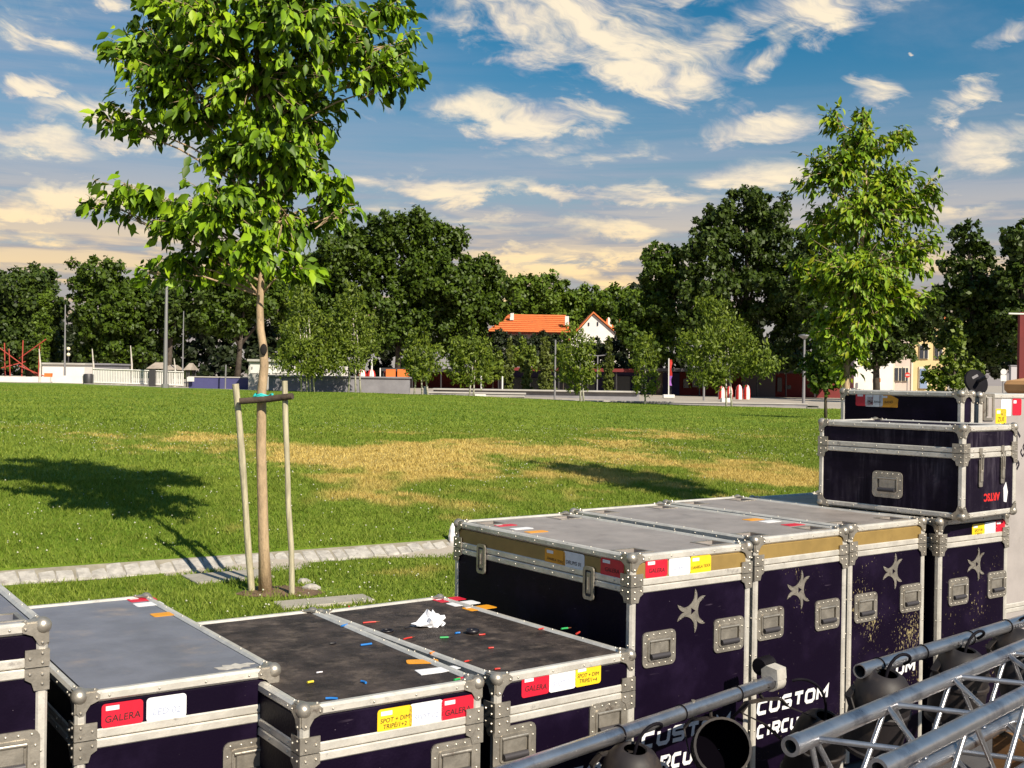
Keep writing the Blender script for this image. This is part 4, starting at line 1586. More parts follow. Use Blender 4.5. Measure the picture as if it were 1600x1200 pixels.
def company(c, px, py, w1, h1):
    """two lines of white stencil, right-aligned; px, py = lower right end of the first word"""
    u, v = c.uv('front', px, py)
    M = face_m('front', c.W, c.L) @ Matrix.Translation((u, v, -.0042))
    stencil(MB(), 'CUSTOM', w1, h1, M=M).build('lettering', WHITEPAINT, c.root)
    mb = MB()
    stencil(mb, '.COM', w1 * .25, h1 * .52, M=M @ Matrix.Translation((.0, -h1 * 1.55, 0)))
    stencil(mb, 'CIRCUS', w1 * .70, h1 * .92, M=M @ Matrix.Translation((-w1 * .30, -h1 * 1.55, 0)))
    mb.build('lettering', WHITEPAINT, c.root)


company(cA, 1140, 1140, .46, .062)
company(cB, 1294, 1092, .46, .062)
company(cC, 1430, 1050, .44, .062)
company(cT, 968, 1212, .44, .062)

# the black trunk on top and the one behind it
pf = at(1504, 813, 5.36)
d40 = R(40)
cF = Case('equipment_trunk', 'black dusty trunk with red lettering stacked on the tall cases', pf.x, pf.y, d40, .515, .80, 1.068, .44, .13, body=DUSTY, bottom=True, cat='trunk', group=None)
cF.handle('left', 1386, 757, 1.0)
for p in ((1532, 728), (1566, 723)):
    cF.toggle('right' if False else 'front', *p)
u, v = cF.uv('front', 1551, 776)
t = link('lettering', text_mesh('ARTSC', .05, REDPAINT, 0, bold=.002), cF.root)
place_local(t, face_m('front', cF.W, cF.L), u, v, -.0045, R(180))
cF.sticker('front', 1572, 769, WHITE_S, poly=[(-.015, -.045), (.012, -.05), (.024, .0), (.005, .05), (-.02, .02)], tagged=False, label='torn white sticker scrap')

pg = at(1503, 640, 6.02)
cK = Case('equipment_trunk', 'black trunk with three stickers standing behind the dusty trunk', pg.x, pg.y, R(38), .125, .76, 1.064, .60, .33, body=BLACKP, cat='trunk', group=None, valance=.018)
cK.sticker('left', 1350, 624, RED_S, tagged=True, w=.115, h=.075, label='dark red sticker in the shade')
cK.sticker('left', 1365, 625, WHITE_S, ['DRILL BAND'], size=.016, w=.115, h=.075)
cK.sticker('left', 1388, 626, ORA_S, ['BAND'], size=.02, poly=[(-.06, -.037), (.055, -.037), (.06, .01), (.0, .037), (-.06, .037)], tagged=True)

# upright grey case at the right edge
pe = at(1531, 640, 6.32)
cE = Case('upright_case', 'tall upright light grey case at the right edge of the photo', pe.x, pe.y, R(35), .75, .60, 0, 1.655, 1.22, body=GREYP, band=GREYP, top=GREYTOP, cat='flight case', group=None)
cE.sticker('front', 1573, 637, WHITE_S, w=.10, h=.095, tagged=False)
cE.sticker('front', 1590, 636, RED_S, w=.09, h=.095)
cE.sticker('front', 1565, 652, YEL_S, ['ZUE'], w=.105, h=.095, size=.035)
u, v = cE.uv('front', 1545, 636)
hl = MB()
hl.frame(rrect(-.05, -.075, .05, .075, .008), rrect(-.034, -.060, .034, .060, .005), 0, .008)
ho = hl.build('handle', STEEL, cE.root)
place_local(ho, face_m('front', cE.W, cE.L), u, v, -.004)
MB().prism(rrect(-.034, -.060, .034, .060, .005), .0004, .0012).build('handle_dish', GREYP, ho)
MB().tube([(-.022, .052, .008), (-.022, -.052, .008)], .007, 8).build('handle_grip', STEEL, ho, 60)
u, v = cE.uv('front', 1560, 645)
MB().box((u - .012, v - .09, .001), (u + .012, v + .09, .007), .002).build('edge_strip', GOLD, cE.root).matrix_local = Matrix.Identity(4)
cE.root.children[-1].matrix_local = face_m('front', cE.W, cE.L)
u, v = cE.uv('front', 1589, 672)
Mv = face_m('front', cE.W, cE.L) @ Matrix.Translation((u, v, -.0042)) @ Matrix.Rotation(R(52), 4, 'Z')
stencil(MB(), 'CUSTOM', .50, .065, M=Mv @ Matrix.Translation((0.0, -.065, 0)), shear=.16).build('lettering', BLACKPAINT, cE.root)
mb = MB()
stencil(mb, '.COM', .13, .045, M=Mv @ Matrix.Translation((.03, -.155, 0)))
stencil(mb, 'CIRCUS', .34, .06, M=Mv @ Matrix.Translation((-.125, -.155, 0)))
mb.build('lettering', BLACKPAINT, cE.root)

# round black stand base leaning on top
pb = at(1525, 597, 6.42)
bs_ = thing('stand_base', 'round black stand base propped on edge on the grey case', 'stand base', pb)
Mb = Matrix.Rotation(R(15), 4, 'Z') @ Matrix.Rotation(R(72), 4, 'X')
MB().lathe([(.001, -.008), (.068, -.008), (.074, -.004), (.075, .002), (.070, .008), (.03, .016), (.014, .018), (.001, .018)], 28, Mb).build('disc', RUBBER, bs_, 35)
MB().lathe([(.011, .015), (.011, .10)], 12, Mb).build('stem', DARKM, bs_, 35)
MB().box((-.022, .022, -.0), (.022, .036, .0172), .0).build('label_plate', mat('grey_label', (.13, .12, .13), .5), bs_).matrix_local = Mb @ Matrix.Rotation(R(25), 4, 'Z')
pc = at(1592, 606, 6.75)
o = tag(MB().box((-.02, -.12, 0), (.34, .12, .075), .02).build('cardboard_box', CARD), 'crushed orange-brown cardboard lying on the grey case', 'cardboard')
o.location = (pc.x + .02, pc.y, 1.655)
o.rotation_euler = (0, R(-6), R(30))
pw = on_ground(707, 850)
wb = MB()
wb.sphere((0, 0, .10), .065, 9, 7, (.8, .7, 1.7))
wb.v = [(x * random.uniform(.85, 1.15) * (1 - 2.6 * max(0, z)), y * random.uniform(.85, 1.15) * (1 - 2.6 * max(0, z)), max(0, z)) for x, y, z in wb.v]
o = tag(wb.build('plastic_bag', PLASTW), 'white plastic bag standing on the grass behind the tall case', 'bag')
o.location = pw


# ---------------------------------------------------------------- bits lying on the low cases
def bit(c, px, py, m, ln, ang, name, label, cat, r=.005, ends=None):
    x, y = c.uv('top', px, py)
    wp = c.root.matrix_basis @ Vector((x, y, c.H - .006 + r * .95))
    ln, r = ln * .66, r * .6
    wp.z -= r * .3
    t = thing(name, label, cat, wp, c.root.rotation_euler.z + R(ang), 'litter on the dark low cases')
    MB().tube([(-ln / 2, 0, 0), (0, random.uniform(-.003, .003), 0), (ln / 2, 0, 0)], r, 8).build('sleeve', m, t, 60)
    if ends:
        MB().tube([(ln / 2, 0, 0), (ln / 2 + .010, .001, 0), (ln / 2 + .018, .004, -.001)], [r * .6, r * .5, r * .3], 6).build('wire_end', ends, t, 60)
    return t


G_ = 'cable offcut'
for a in ((cS, 572, 1009, PLASTB, .062, 0, 'cable_offcut', 'long blue cable offcut in the middle of the first dark case', G_, .006),
          (cS, 518, 1094, PLASTB, .05, -35, 'cable_offcut', 'blue cable offcut nearest the front rail', G_, .006),
          (cS, 568, 1068, PLASTB, .035, 100, 'cable_offcut', 'short blue cable offcut standing out left of the front stickers', G_, .006),
          (cS, 485, 1068, PLASTY, .03, 5, 'cable_offcut', 'yellow-green cable offcut near the front left corner', G_, .006),
          (cS, 499, 1052, PLASTW, .03, 0, 'cable_offcut', 'pale pinkish cable offcut in front of the dark stain', G_, .004),
          (cS, 520, 1007, PLASTK, .03, -5, 'cable_offcut', 'short black cable offcut left of the long blue one', G_, .006),
          (cS, 538, 979, PLASTB, .05, 25, 'cable_offcut', 'blue piece of cable lying against the rail between dark cases', G_, .006, COPPER),
          (cS, 714, 1064, PLASTG, .035, 10, 'cable_offcut', 'green cable offcut by the torn red sticker', G_, .006),
          (cT, 577, 974, PLASTR, .075, -12, 'cable_offcut', 'long red cable offcut with stripped end at the back', G_, .005, COPPER),
          (cT, 545, 949, PLASTR, .022, 70, 'cable_offcut', 'tiny red cable offcut at the back edge', G_, .005),
          (cT, 637, 999, PLASTR, .06, 12, 'cable_offcut', 'red cable offcut left of the white tissue', G_, .005, COPPER),
          (cT, 668, 961, PLASTK, .055, -5, 'cable_offcut', 'thick black cable offcut behind the white tissue', G_, .009),
          (cT, 694, 998, PLASTG, .045, -25, 'cable_offcut', 'green and black cable offcut in front of the white tissue', G_, .006, PLASTK),
          (cT, 715, 991, PLASTB, .03, -5, 'cable_offcut', 'small blue cable offcut right of the white tissue', G_, .006),
          (cT, 753, 993, PLASTR, .035, -12, 'cable_offcut', 'small red cable offcut right of the black tape ring', G_, .005),
          (cT, 767, 1014, PLASTR, .03, -12, 'cable_offcut', 'red cable offcut midway along the second dark case', G_, .005),
          (cT, 729, 1035, PLASTR, .028, 5, 'cable_offcut', 'red cable offcut near the shared middle rail', G_, .005, COPPER),
          (cT, 845, 984, PLASTR, .04, 10, 'cable_offcut', 'red cable offcut against the tall case, farther one', G_, .005, COPPER),
          (cT, 882, 984, PLASTG, .045, -5, 'cable_offcut', 'green cable offcut against the tall case', G_, .006, COPPER),
          (cT, 903, 991, PLASTR, .05, 30, 'cable_offcut', 'bent red cable offcut nearest the tall case front corner', G_, .006, COPPER),
          (cT, 675, 1022, PLASTO, .03, 15, 'cable_offcut', 'orange cable offcut lying by the middle rail', G_, .006),
          (cT, 636, 982, PLASTK, .03, 0, 'cable_offcut', 'brownish black cable offcut left of the tissue', G_, .004),
          (cT, 777, 1047, PLASTR, .03, -8, 'cable_offcut', 'red cable offcut nearest the front rail of the second dark case', G_, .005)):
    bit(*a)


def ring_at(c, px, py, rr, r, label):
    x, y = c.uv('top', px, py)
    wp = c.root.matrix_basis @ Vector((x, y, c.H - .006 + r))
    o = MB().tube([(rr * math.cos(a), rr * math.sin(a), 0) for a in np.linspace(0, 2 * math.pi, 17)[:-1]], r, 7, closed=True).build('tape_ring', PLASTK, None, 180)
    tag(o, label, 'tape ring')
    o.location = wp


ring_at(cT, 738, 990, .017, .009, 'black tape ring right of the white tissue')
ring_at(cT, 605, 987, .020, .004, 'thin dark wire ring left of the white tissue')
x, y = cT.uv('top', 673, 978)
wp = cT.root.matrix_basis @ Vector((x, y, cT.H - .006))
bm = bmesh.new()
bmesh.ops.create_icosphere(bm, subdivisions=3, radius=.05)
for vv in bm.verts:
    k = 1 + .45 * math.sin(vv.co.x * 160 + vv.co.y * 90) * math.sin(vv.co.z * 120 + vv.co.x * 60) + random.uniform(-.12, .12)
    vv.co = Vector((vv.co.x * 1.15 * k, vv.co.y * .8 * k, max(0.0, (vv.co.z + .02) * .85 * k)))
    if vv.co.x < -.03:
        vv.co.x *= 1.35
        vv.co.z *= .45
me = bpy.data.meshes.new('tissue')
bm.to_mesh(me)
bm.free()
me.materials.append(PAPER)
o = tag(link('tissue', me), 'crumpled white paper tissue on the second dark case', 'tissue')
o.location = wp
o.rotation_euler = (0, 0, R(20))
o.scale = (.78, .78, .78)


# ---------------------------------------------------------------- lamp bars and truss
def line_at(p0, Z0, p1):
    """horizontal line through p0 at depth Z0 seen to pass through p1"""
    a = at(*p0, Z0)
    d = ray(*p1)
    t = (a.z - CAM_H) / d.z
    return a, Vector((0, 0, CAM_H)) + d * t


def lamp_bar(label, p0, Z0, p1, back, fwd, r=.0245):
    a, c = line_at(p0, Z0, p1)
    d = (c - a).normalized()
    q0, q1 = a - d * back, c + d * fwd
    t = thing('lamp_bar', label, 'lamp bar', q0, 0, 'aluminium tubes carrying the black lamps')
    MB().pipe((0, 0, 0), q1 - q0, r, .004, 24).build('tube', TUBE, t, 40)
    return t, q0, q1, d


barA, a0, a1, dA = lamp_bar('near aluminium lamp bar ending in a silver half coupler', (1216, 1062), 4.28, (850, 1187), 0, 1.0)
# swap so that dA runs away from the camera
if dA.y < 0:
    dA = -dA
barB, b0, b1, dB = lamp_bar('far open-ended aluminium lamp bar beside the truss', (1343, 1049), 3.8, (1590, 973), 0, .55)
# half coupler on the end of bar A
endA = a0
oA = barA.location
MbA = Matrix.Translation(endA - oA) @ dA.to_track_quat('Y', 'Z').to_matrix().to_4x4()
mb = MB()
mb.frame([(.034 * math.cos(x), .034 * math.sin(x)) for x in np.linspace(0, 6.2832, 17)[:-1]], [(.0262 * math.cos(x), .0262 * math.sin(x)) for x in np.linspace(0, 6.2832, 17)[:-1]], -.03, .03,
         MbA @ Matrix.Translation((0, -.03, 0)) @ Matrix.Rotation(R(90), 4, 'X'))
mb.build('coupler_ring', ALU, barA, 40)
mb = MB()
mb.prism([(-.034, .012), (.034, .012), (.030, .052), (-.016, .060), (-.036, .044)], -.032, .032, MbA @ Matrix.Translation((0, -.03, 0)) @ Matrix.Rotation(R(90), 4, 'X'))
mb.build('coupler_block', ALU, barA, 30)
mb = MB()
for i in range(6):
    mb.lathe([(.030, -.006), (.034, 0), (.030, .006)], 16, MbA @ Matrix.Translation((-.055, .02 + .013 * i - .06, .045)) @ Matrix.Rotation(R(90), 4, 'X'))
mb.build('ribbed_plug', RUBBER, barA, 40)
for k, dd in ((.16, 0), (.55, 1)):
    p = endA - dA * k - oA
    MB().lathe([(.007, 0), (.007, .030), (.001, .031)], 8, Matrix.Translation(p) @ Matrix.Rotation(R(0), 4, 'X')).build('bolt', STEEL, barA, 40)


for bar_, q_, d_, ks in ((barA, endA, dA, (-.28, -.62, -.95)), (barB, b0, dB, (.12, .42, .78, 1.1))):
    for k_ in ks:
        c_ = q_ + d_ * k_ - bar_.location
        u_ = d_.orthogonal().normalized()
        w_ = d_.cross(u_)
        MB().tube([c_ + (u_ * math.cos(x) + w_ * math.sin(x)) * .0262 for x in np.linspace(0, 6.283, 17)[:-1]], .0026, 6, closed=True).build('cable_tie', RUBBER, bar_, 180)


def par_can(label, P, bar_pt, tilt, yawd, s=1.0, d_bar=None):
    """black lamp can: round back shell with a round opening, ring, front barrel, yoke and cable"""
    t = thing('stage_lamp', label, 'lamp', P, yawd, 'black lamps hung under the aluminium bars')
    Mt = Matrix.Rotation(tilt, 4, 'X') @ Matrix.Diagonal((s, s, s, 1))
    MB().lathe([(.036, .118), (.040, .124), (.047, .122), (.072, .105), (.093, .075), (.102, .040), (.103, .0)], 28, Mt, caps=False).build('back_shell', LAMPBLACK, t, 50)
    MB().lathe([(.103, .0), (.109, -.004), (.109, -.016), (.103, -.020), (.103, -.15), (.109, -.155), (.109, -.168), (.100, -.168)], 28, Mt, caps=False).build('barrel', LAMPBLACK, t, 40)
    MB().lathe([(.100, -.168), (.095, -.10), (.085, .03), (.06, .09), (.036, .117)], 24, Mt, caps=False).build('inner_shell', INSIDE, t, 40)
    MB().lathe([(.092, -.045), (.001, -.03)], 20, Mt, caps=False).build('lens', INSIDE, t, 40)  # disc closing the can, coloured as the dark of its mouth
    br = Matrix.Rotation(-yawd, 3, 'Z') @ (Vector(bar_pt) - Vector(P))
    top = br + Vector((0, 0, -.035))
    mb = MB()
    for sx in (-1, 1):
        q = [Vector((sx * .112 * s, 0, -.02 * s)), Vector((sx * .118 * s, 0, .03)).lerp(top + Vector((sx * .112 * s, 0, -.03)), .55),
             top + Vector((sx * .105 * s, 0, -.035)), top + Vector((sx * .075 * s, 0, -.004)), top]
        for a, c in zip(q[:-1], q[1:]):
            w = Vector((0, .015, 0))
            dd = (c - a).normalized()
            th = dd.cross(Vector((0, 1, 0))).normalized() * .0025
            mb.add([a - w - th, a + w - th, c + w - th, c - w - th, a - w + th, a + w + th, c + w + th, c - w + th],
                   [(0, 1, 2, 3), (7, 6, 5, 4), (0, 4, 5, 1), (1, 5, 6, 2), (2, 6, 7, 3), (3, 7, 4, 0)])
    mb.build('yoke', LAMPBLACK, t)
    MB().tube([top] + [br + Vector((0, .031 * math.sin(x), -.031 * math.cos(x))) for x in np.linspace(0.3, 4.2, 12)], .006, 8).build('hook_clamp', LAMPBLACK, t, 60)
    c0 = Mt @ Vector((0, 0, .10))
    side_ = Vector((.13, -.05, 0))
    p0, p1, p2, p3 = c0, c0 + Vector((.02, -.01, .13)), br + side_ + Vector((.02, -.02, .06)), br + side_ * .9 + Vector((0, .03, .026))
    pts = [p0 * (1 - u) ** 3 + p1 * 3 * u * (1 - u) ** 2 + p2 * 3 * u * u * (1 - u) + p3 * u ** 3 for u in np.linspace(0, 1, 12)]
    MB().tube(pts, .0055, 7).build('cable', RUBBER, t, 60)
    return t


def hang(label, px, py, bar0, d, off, tilt, yawd, s=1.0):
    """a lamp seen at px,py in the plane just under its bar"""
    n = Vector((d.y, -d.x, 0)).normalized()           # towards the camera side
    o = bar0 + n * off
    r_ = ray(px, py)
    C = Vector((0, 0, CAM_H))
    t = (o - C).dot(n) / r_.dot(n)
    P = C + r_ * t
    kk = (P - bar0).dot(d)
    bp = bar0 + d * (min(kk, -.10) if bar0 is endA else max(kk, .08))
    return par_can(label, P, bp - Vector((0, 0, .02)), tilt, yawd, s)


hang('black lamp showing its round back opening, right of the open one', 1278, 1160, endA, dA, .05, R(22), R(25), 1.0)
hang('black lamp with its wide open dark mouth facing the camera', 1122, 1172, endA, dA, .03, R(-112), R(-4), .88)
hang('black lamp partly cut by the bottom edge under the near bar', 985, 1222, endA, dA, .04, R(14), R(20), .95)
hang('black lamp under the open end of the far bar', 1375, 1100, b0, dB, .03, R(16), R(20), .95)
hang('black lamp midway under the far bar, half hidden by the truss', 1500, 1062, b0, dB, .03, R(10), R(30), .95)
hang('black lamp under the far bar near the right edge', 1590, 1030, b0, dB, .03, R(-30), R(10), .95)


def truss():
    a, c = line_at((1236, 1166), 3.02, (1590, 1014))
    d = (c - a).normalized()
    side = Vector((d.y, -d.x, 0)).normalized()
    S = .245
    L = 2.9
    t = thing('truss', 'square aluminium lighting truss lying across the bottom right corner', 'truss', a)
    offs = {'tb': Vector((0, 0, 0)), 'tf': side * S, 'lb': Vector((0, 0, -S)), 'lf': side * S + Vector((0, 0, -S))}
    for k, o in offs.items():
        MB().pipe(o - d * 0, o + d * L, .0255, .004, 24).build('chord', TUBE, t, 40)
        mb = MB()
        mb.pipe(o - d * .004, o + d * .05, .0275, .010, 24)
        mb.build('end_sleeve', TUBE, t, 40)
    n0, step = .10, .47

    def rod(p, q, r=.0082):
        e = (q - p).normalized() * .018
        MB().tube([p + e, q - e], r, 10).build('brace', TUBE, t, 60)
    k = n0
    while k < L - .02:
        for A, B in (('tb', 'tf'), ('lb', 'lf'), ('tb', 'lb'), ('tf', 'lf')):
            rod(offs[A] + d * k, offs[B] + d * (k + .10)) if (A, B) in (('tb', 'tf'), ('lb', 'lf')) or k < .2 else None
            if k + step < L:
                m = k + step / 2
                if (A, B) in (('tb', 'tf'), ('lb', 'lf')):
                    rod(offs[B] + d * (k + .13), offs[A] + d * (k + step - .02))
                else:
                    rod(offs[A] + d * (k + .02), offs[B] + d * m)
                    rod(offs[B] + d * m, offs[A] + d * (k + step - .02))
        k += step
    # welded nodes
    return a, d, side, S


tr_a, tr_d, tr_s, tr_S = truss()
for i, (k, o, lb) in enumerate(((.75, .12, 'orange timber block under the near part of the truss'), (1.45, .10, 'orange timber block under the far part of the truss'))):
    p = tr_a + tr_d * k + tr_s * o
    b = tag(MB().box((-.028, -.12, 0), (.028, .12, tr_a.z - tr_S - .027), .006).build('timber_block', TIMBER), lb, 'timber')
    b.location = (p.x, p.y, 0)
    b.rotation_euler = (0, 0, math.atan2(tr_s.y, tr_s.x) + R(90))


# ---------------------------------------------------------------- background trees
def crown(blobs, size, per, lm, name, root, thin=False, sub=34, flat=.0, seed=0, origin=Vector((0, 0, 0))):
    rng = np.random.default_rng(seed)
    Ps, Ns = [], []
    for (c, a, bb, h) in blobs:
        r = np.array([a, bb, h])
        n = max(60, int(per * (a * h)))
        u = rng.normal(size=(sub, 3))
        u /= np.linalg.norm(u, axis=1, keepdims=True)
        cc = np.array(c) + u * r * (.60 + .50 * rng.random((sub, 1)))
        sr = r.mean() * (.16 + .20 * rng.random(sub))
        w = rng.integers(0, sub, n)
        d = rng.normal(size=(n, 3))
        d /= np.linalg.norm(d, axis=1, keepdims=True)
        if thin:
            d[:, 2] *= 1.35
        d[:, 2] = np.where(rng.random(n) < .35, np.abs(d[:, 2]), d[:, 2])
        p = cc[w] + d * (sr[w] * (.35 + .8 * rng.random(n) ** 1.3))[:, None]
        nn = d * .6 + u[w] * .4 + np.array([.15, -.2, .45]) + rng.normal(size=(n, 3)) * .45
        m = n // 9
        di = rng.normal(size=(m, 3))
        di /= np.linalg.norm(di, axis=1, keepdims=True)
        pi = np.array(c) + di * r * (.75 * rng.random((m, 1)) ** .4)
        Ps += [p, pi]
        Ns += [nn, rng.normal(size=(m, 3))]
    P, Nn = np.concatenate(Ps), np.concatenate(Ns)
    N = len(P)
    s = size * (.55 + .9 * rng.random(N))
    D = rng.normal(size=(N, 3))
    D[:, 2] -= 1.1 if thin else .5
    if thin:
        Nn[:, 2] *= .3
    Fm = frames(D, Nn)
    q = np.array([(0, -.5, 0), (.36, .0, .05), (0, .55, -.06), (-.36, .05, .05)])
    if thin:
        q = q * np.array([.75, 1.35, 1])
    V = np.einsum('nij,kj->nki', Fm, q) * s[:, None, None] + P[:, None]
    V -= np.array(origin)
    f = np.arange(N * 4).reshape(N, 4)
    me = np_mesh(name, V.reshape(-1, 3), f, lm)
    return link(name, me, root)


BG = 'large trees behind the lawn'


def bg_tree(name, label, px, Z, ybase, blobs, lm, size=.42, per=520, trunk=None, group=BG, bark=None, tr=.35, stems=None, dj=.3, sub=34, seed=None):
    base = at(px, ybase, Z)
    base.z = float(gz(base.x, base.y))
    root = thing(name, label, 'tree', base, 0, group)
    seed = seed if seed is not None else int(px * 7 + Z)
    rng = random.Random(seed)
    bl = []
    for bq in blobs:
        (bx, by, rx, ry) = bq[:4]
        a, h = rx / F_PX * Z, ry / F_PX * Z
        dz = bq[4] if len(bq) > 4 else rng.uniform(-dj, dj) * a * 2
        c = at(bx, by, Z + dz)
        bl.append((c, a, a * .9, h))
    crown(bl, size, per, lm, 'crown', root, thin=(name == 'young_birch' and lm is LEAF_B), seed=seed, origin=base, sub=sub)
    top = min(bl, key=lambda q: (q[0].x - base.x) ** 2 - .3 * q[0].z)[0] - base
    bark = bark or BARK
    for i, (sx, sp) in enumerate(stems or ((0, 0),)):
        e = Vector((top.x * .6 + sp, top.y * .5, top.z * .9))
        MB().tube([Vector((sx, 0, -.15)), Vector((sx, 0, 0)).lerp(e, .35) + Vector((.1 * tr, 0, 0)), e], [tr, tr * .75, tr * .3], 8).build('trunk', bark, root, 180)
    if stems is None:
        for q in bl[:5]:
            e = q[0] - base
            s = Vector((top.x * .25, top.y * .2, top.z * .42))
            MB().tube([s, s.lerp(e, .55) + Vector((0, 0, .4)), e], [tr * .5, tr * .33, tr * .12], 6).build('limb', bark, root, 180)
    return root


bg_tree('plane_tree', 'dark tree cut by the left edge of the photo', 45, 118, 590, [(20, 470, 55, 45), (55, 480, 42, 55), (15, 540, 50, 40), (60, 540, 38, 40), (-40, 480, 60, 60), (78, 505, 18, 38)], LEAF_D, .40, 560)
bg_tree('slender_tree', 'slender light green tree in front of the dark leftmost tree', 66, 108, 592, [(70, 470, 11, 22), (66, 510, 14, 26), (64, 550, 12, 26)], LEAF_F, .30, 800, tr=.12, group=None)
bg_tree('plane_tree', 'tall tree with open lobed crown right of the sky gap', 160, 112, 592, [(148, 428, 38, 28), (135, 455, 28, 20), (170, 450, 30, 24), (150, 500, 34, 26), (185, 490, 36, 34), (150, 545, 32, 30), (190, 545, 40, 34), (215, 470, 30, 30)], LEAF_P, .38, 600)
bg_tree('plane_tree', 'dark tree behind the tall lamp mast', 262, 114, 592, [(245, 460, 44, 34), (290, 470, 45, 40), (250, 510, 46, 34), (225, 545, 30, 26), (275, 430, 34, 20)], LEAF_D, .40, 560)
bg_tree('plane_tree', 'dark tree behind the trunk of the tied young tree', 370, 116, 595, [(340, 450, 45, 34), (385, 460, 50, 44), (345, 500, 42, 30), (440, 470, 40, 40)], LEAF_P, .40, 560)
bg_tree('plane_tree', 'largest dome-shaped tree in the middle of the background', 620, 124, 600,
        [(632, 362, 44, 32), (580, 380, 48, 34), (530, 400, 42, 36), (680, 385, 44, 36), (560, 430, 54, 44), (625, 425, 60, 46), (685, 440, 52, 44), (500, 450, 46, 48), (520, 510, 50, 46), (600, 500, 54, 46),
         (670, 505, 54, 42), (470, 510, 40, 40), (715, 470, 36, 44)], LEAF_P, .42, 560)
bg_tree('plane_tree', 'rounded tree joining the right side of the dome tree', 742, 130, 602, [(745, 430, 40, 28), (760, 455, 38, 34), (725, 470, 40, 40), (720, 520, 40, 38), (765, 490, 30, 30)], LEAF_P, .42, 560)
for (px, top, rx, lb, zz) in ((820, 430, 40, 'far tree right of the dome tree with pale green top', 185), (868, 436, 36, 'far tree above the orange roof', 190), (915, 448, 40, 'far tree above the chimney between the roofs', 188), (965, 452, 38, 'far tree above the white gable', 186), (1000, 450, 34, 'far tree left of the tall right-hand tree', 180)):
    bg_tree('far_tree', lb, px, zz, 600, [(px, top + 28, rx, 28), (px - rx * .4, top + 50, rx * .8, 30), (px + rx * .5, top + 48, rx * .8, 32), (px, top + 85, rx * 1.1, 40)], LEAF_F, .55, 330, group='row of far trees behind the house')
bg_tree('plane_tree', 'narrow-topped tree left of the tall right-hand tree', 1030, 112, 612, [(1035, 400, 28, 22), (1025, 430, 28, 26), (1055, 440, 30, 30), (1015, 480, 36, 36), (1050, 495, 36, 36), (985, 500, 30, 40), (1010, 540, 38, 34)], LEAF_P, .38, 580)
bg_tree('plane_tree', 'tall broad tree left of the yellowish young tree', 1165, 108, 614,
        [(1165, 322, 40, 32), (1120, 350, 36, 30), (1205, 345, 42, 36), (1100, 390, 36, 36), (1160, 390, 50, 44), (1215, 400, 46, 46), (1110, 440, 42, 42), (1175, 460, 50, 44), (1230, 455, 42, 46), (1135, 510, 46, 44),
         (1245, 515, 36, 36), (1210, 560, 40, 22), (1090, 490, 32, 40)], LEAF_D, .38, 560)
bg_tree('plane_tree', 'dark tree behind the yellowish young tree', 1370, 100, 616, [(1290, 395, 45, 50), (1300, 470, 50, 46), (1360, 440, 50, 50), (1380, 500, 46, 40), (1430, 495, 40, 30), (1265, 440, 36, 46), (1400, 540, 40, 24), (1370, 555, 34, 22), (1300, 530, 40, 30), (1455, 520, 30, 22)], LEAF_D, .36, 560)
bg_tree('plane_tree', 'dark tree with pointed top right of the yellowish young tree', 1520, 84, 620, [(1512, 372, 24, 24), (1525, 405, 34, 28), (1490, 415, 24, 12), (1545, 440, 40, 30), (1505, 455, 40, 30), (1480, 480, 38, 26), (1530, 500, 44, 36), (1500, 535, 40, 30), (1560, 480, 36, 40), (1550, 545, 36, 30)], LEAF_D, .34, 600)
bg_tree('plane_tree', 'dark tree cut by the right edge of the photo', 1600, 80, 620, [(1595, 375, 28, 28), (1610, 410, 40, 40), (1590, 450, 36, 36), (1625, 470, 50, 50), (1600, 510, 40, 40), (1640, 400, 50, 50)], LEAF_D, .34, 600)
bg_tree('conifer', 'light conical young tree under the pointed dark tree', 1488, 60, 625, [(1497, 520, 8, 20), (1492, 545, 18, 20), (1488, 575, 28, 26), (1485, 600, 34, 22), (1455, 585, 14, 18), (1520, 580, 16, 20)], LEAF_B, .22, 900, group=None, tr=.10)

YB = 'slender young trees along the low wall'
bg_tree('young_birch', 'leftmost slender birch with several white stems', 480, 70, 611, [(468, 470, 18, 34), (480, 520, 38, 36), (470, 560, 46, 30), (500, 560, 36, 28), (455, 545, 22, 36)], LEAF_B, .16, 820, group=YB, bark=BIRCHBARK, tr=.05, stems=((-.35, -.2), (0, 0), (.22, .1), (.45, .3)), sub=60)
bg_tree('young_birch', 'second slender birch, left of the red and white tents', 556, 70, 613, [(548, 475, 22, 34), (540, 520, 38, 36), (568, 525, 30, 32), (542, 560, 40, 24)], LEAF_B, .16, 820, group=YB, bark=BIRCHBARK, tr=.06, stems=((0, 0), (.3, .15), (-.45, .0)), sub=60)
bg_tree('young_birch', 'third slender birch, by the orange panel', 660, 68, 618, [(652, 535, 20, 22), (650, 562, 26, 22), (672, 562, 26, 24), (660, 582, 26, 12)], LEAF_B, .16, 820, group=YB, bark=BIRCHBARK, tr=.06, stems=((0, 0), (.35, .1), (-.5, .0)), sub=50)
bg_tree('young_birch', 'bushy young tree left of the cypresses', 733, 68, 622, [(722, 550, 22, 24), (745, 550, 24, 26), (715, 580, 18, 20), (740, 585, 26, 20)], LEAF_B, .16, 820, group=YB, bark=BIRCHBARK, tr=.05, stems=((0, 0), (.25, .1)), sub=50)
bg_tree('young_birch', 'young tree in front of the white gable', 907, 66, 627, [(893, 520, 18, 16), (905, 545, 28, 24), (895, 570, 30, 26), (915, 580, 22, 24), (900, 600, 18, 14)], LEAF_B, .16, 820, group=YB, bark=BIRCHBARK, tr=.06, stems=((0, 0), (.2, .0)), sub=60)
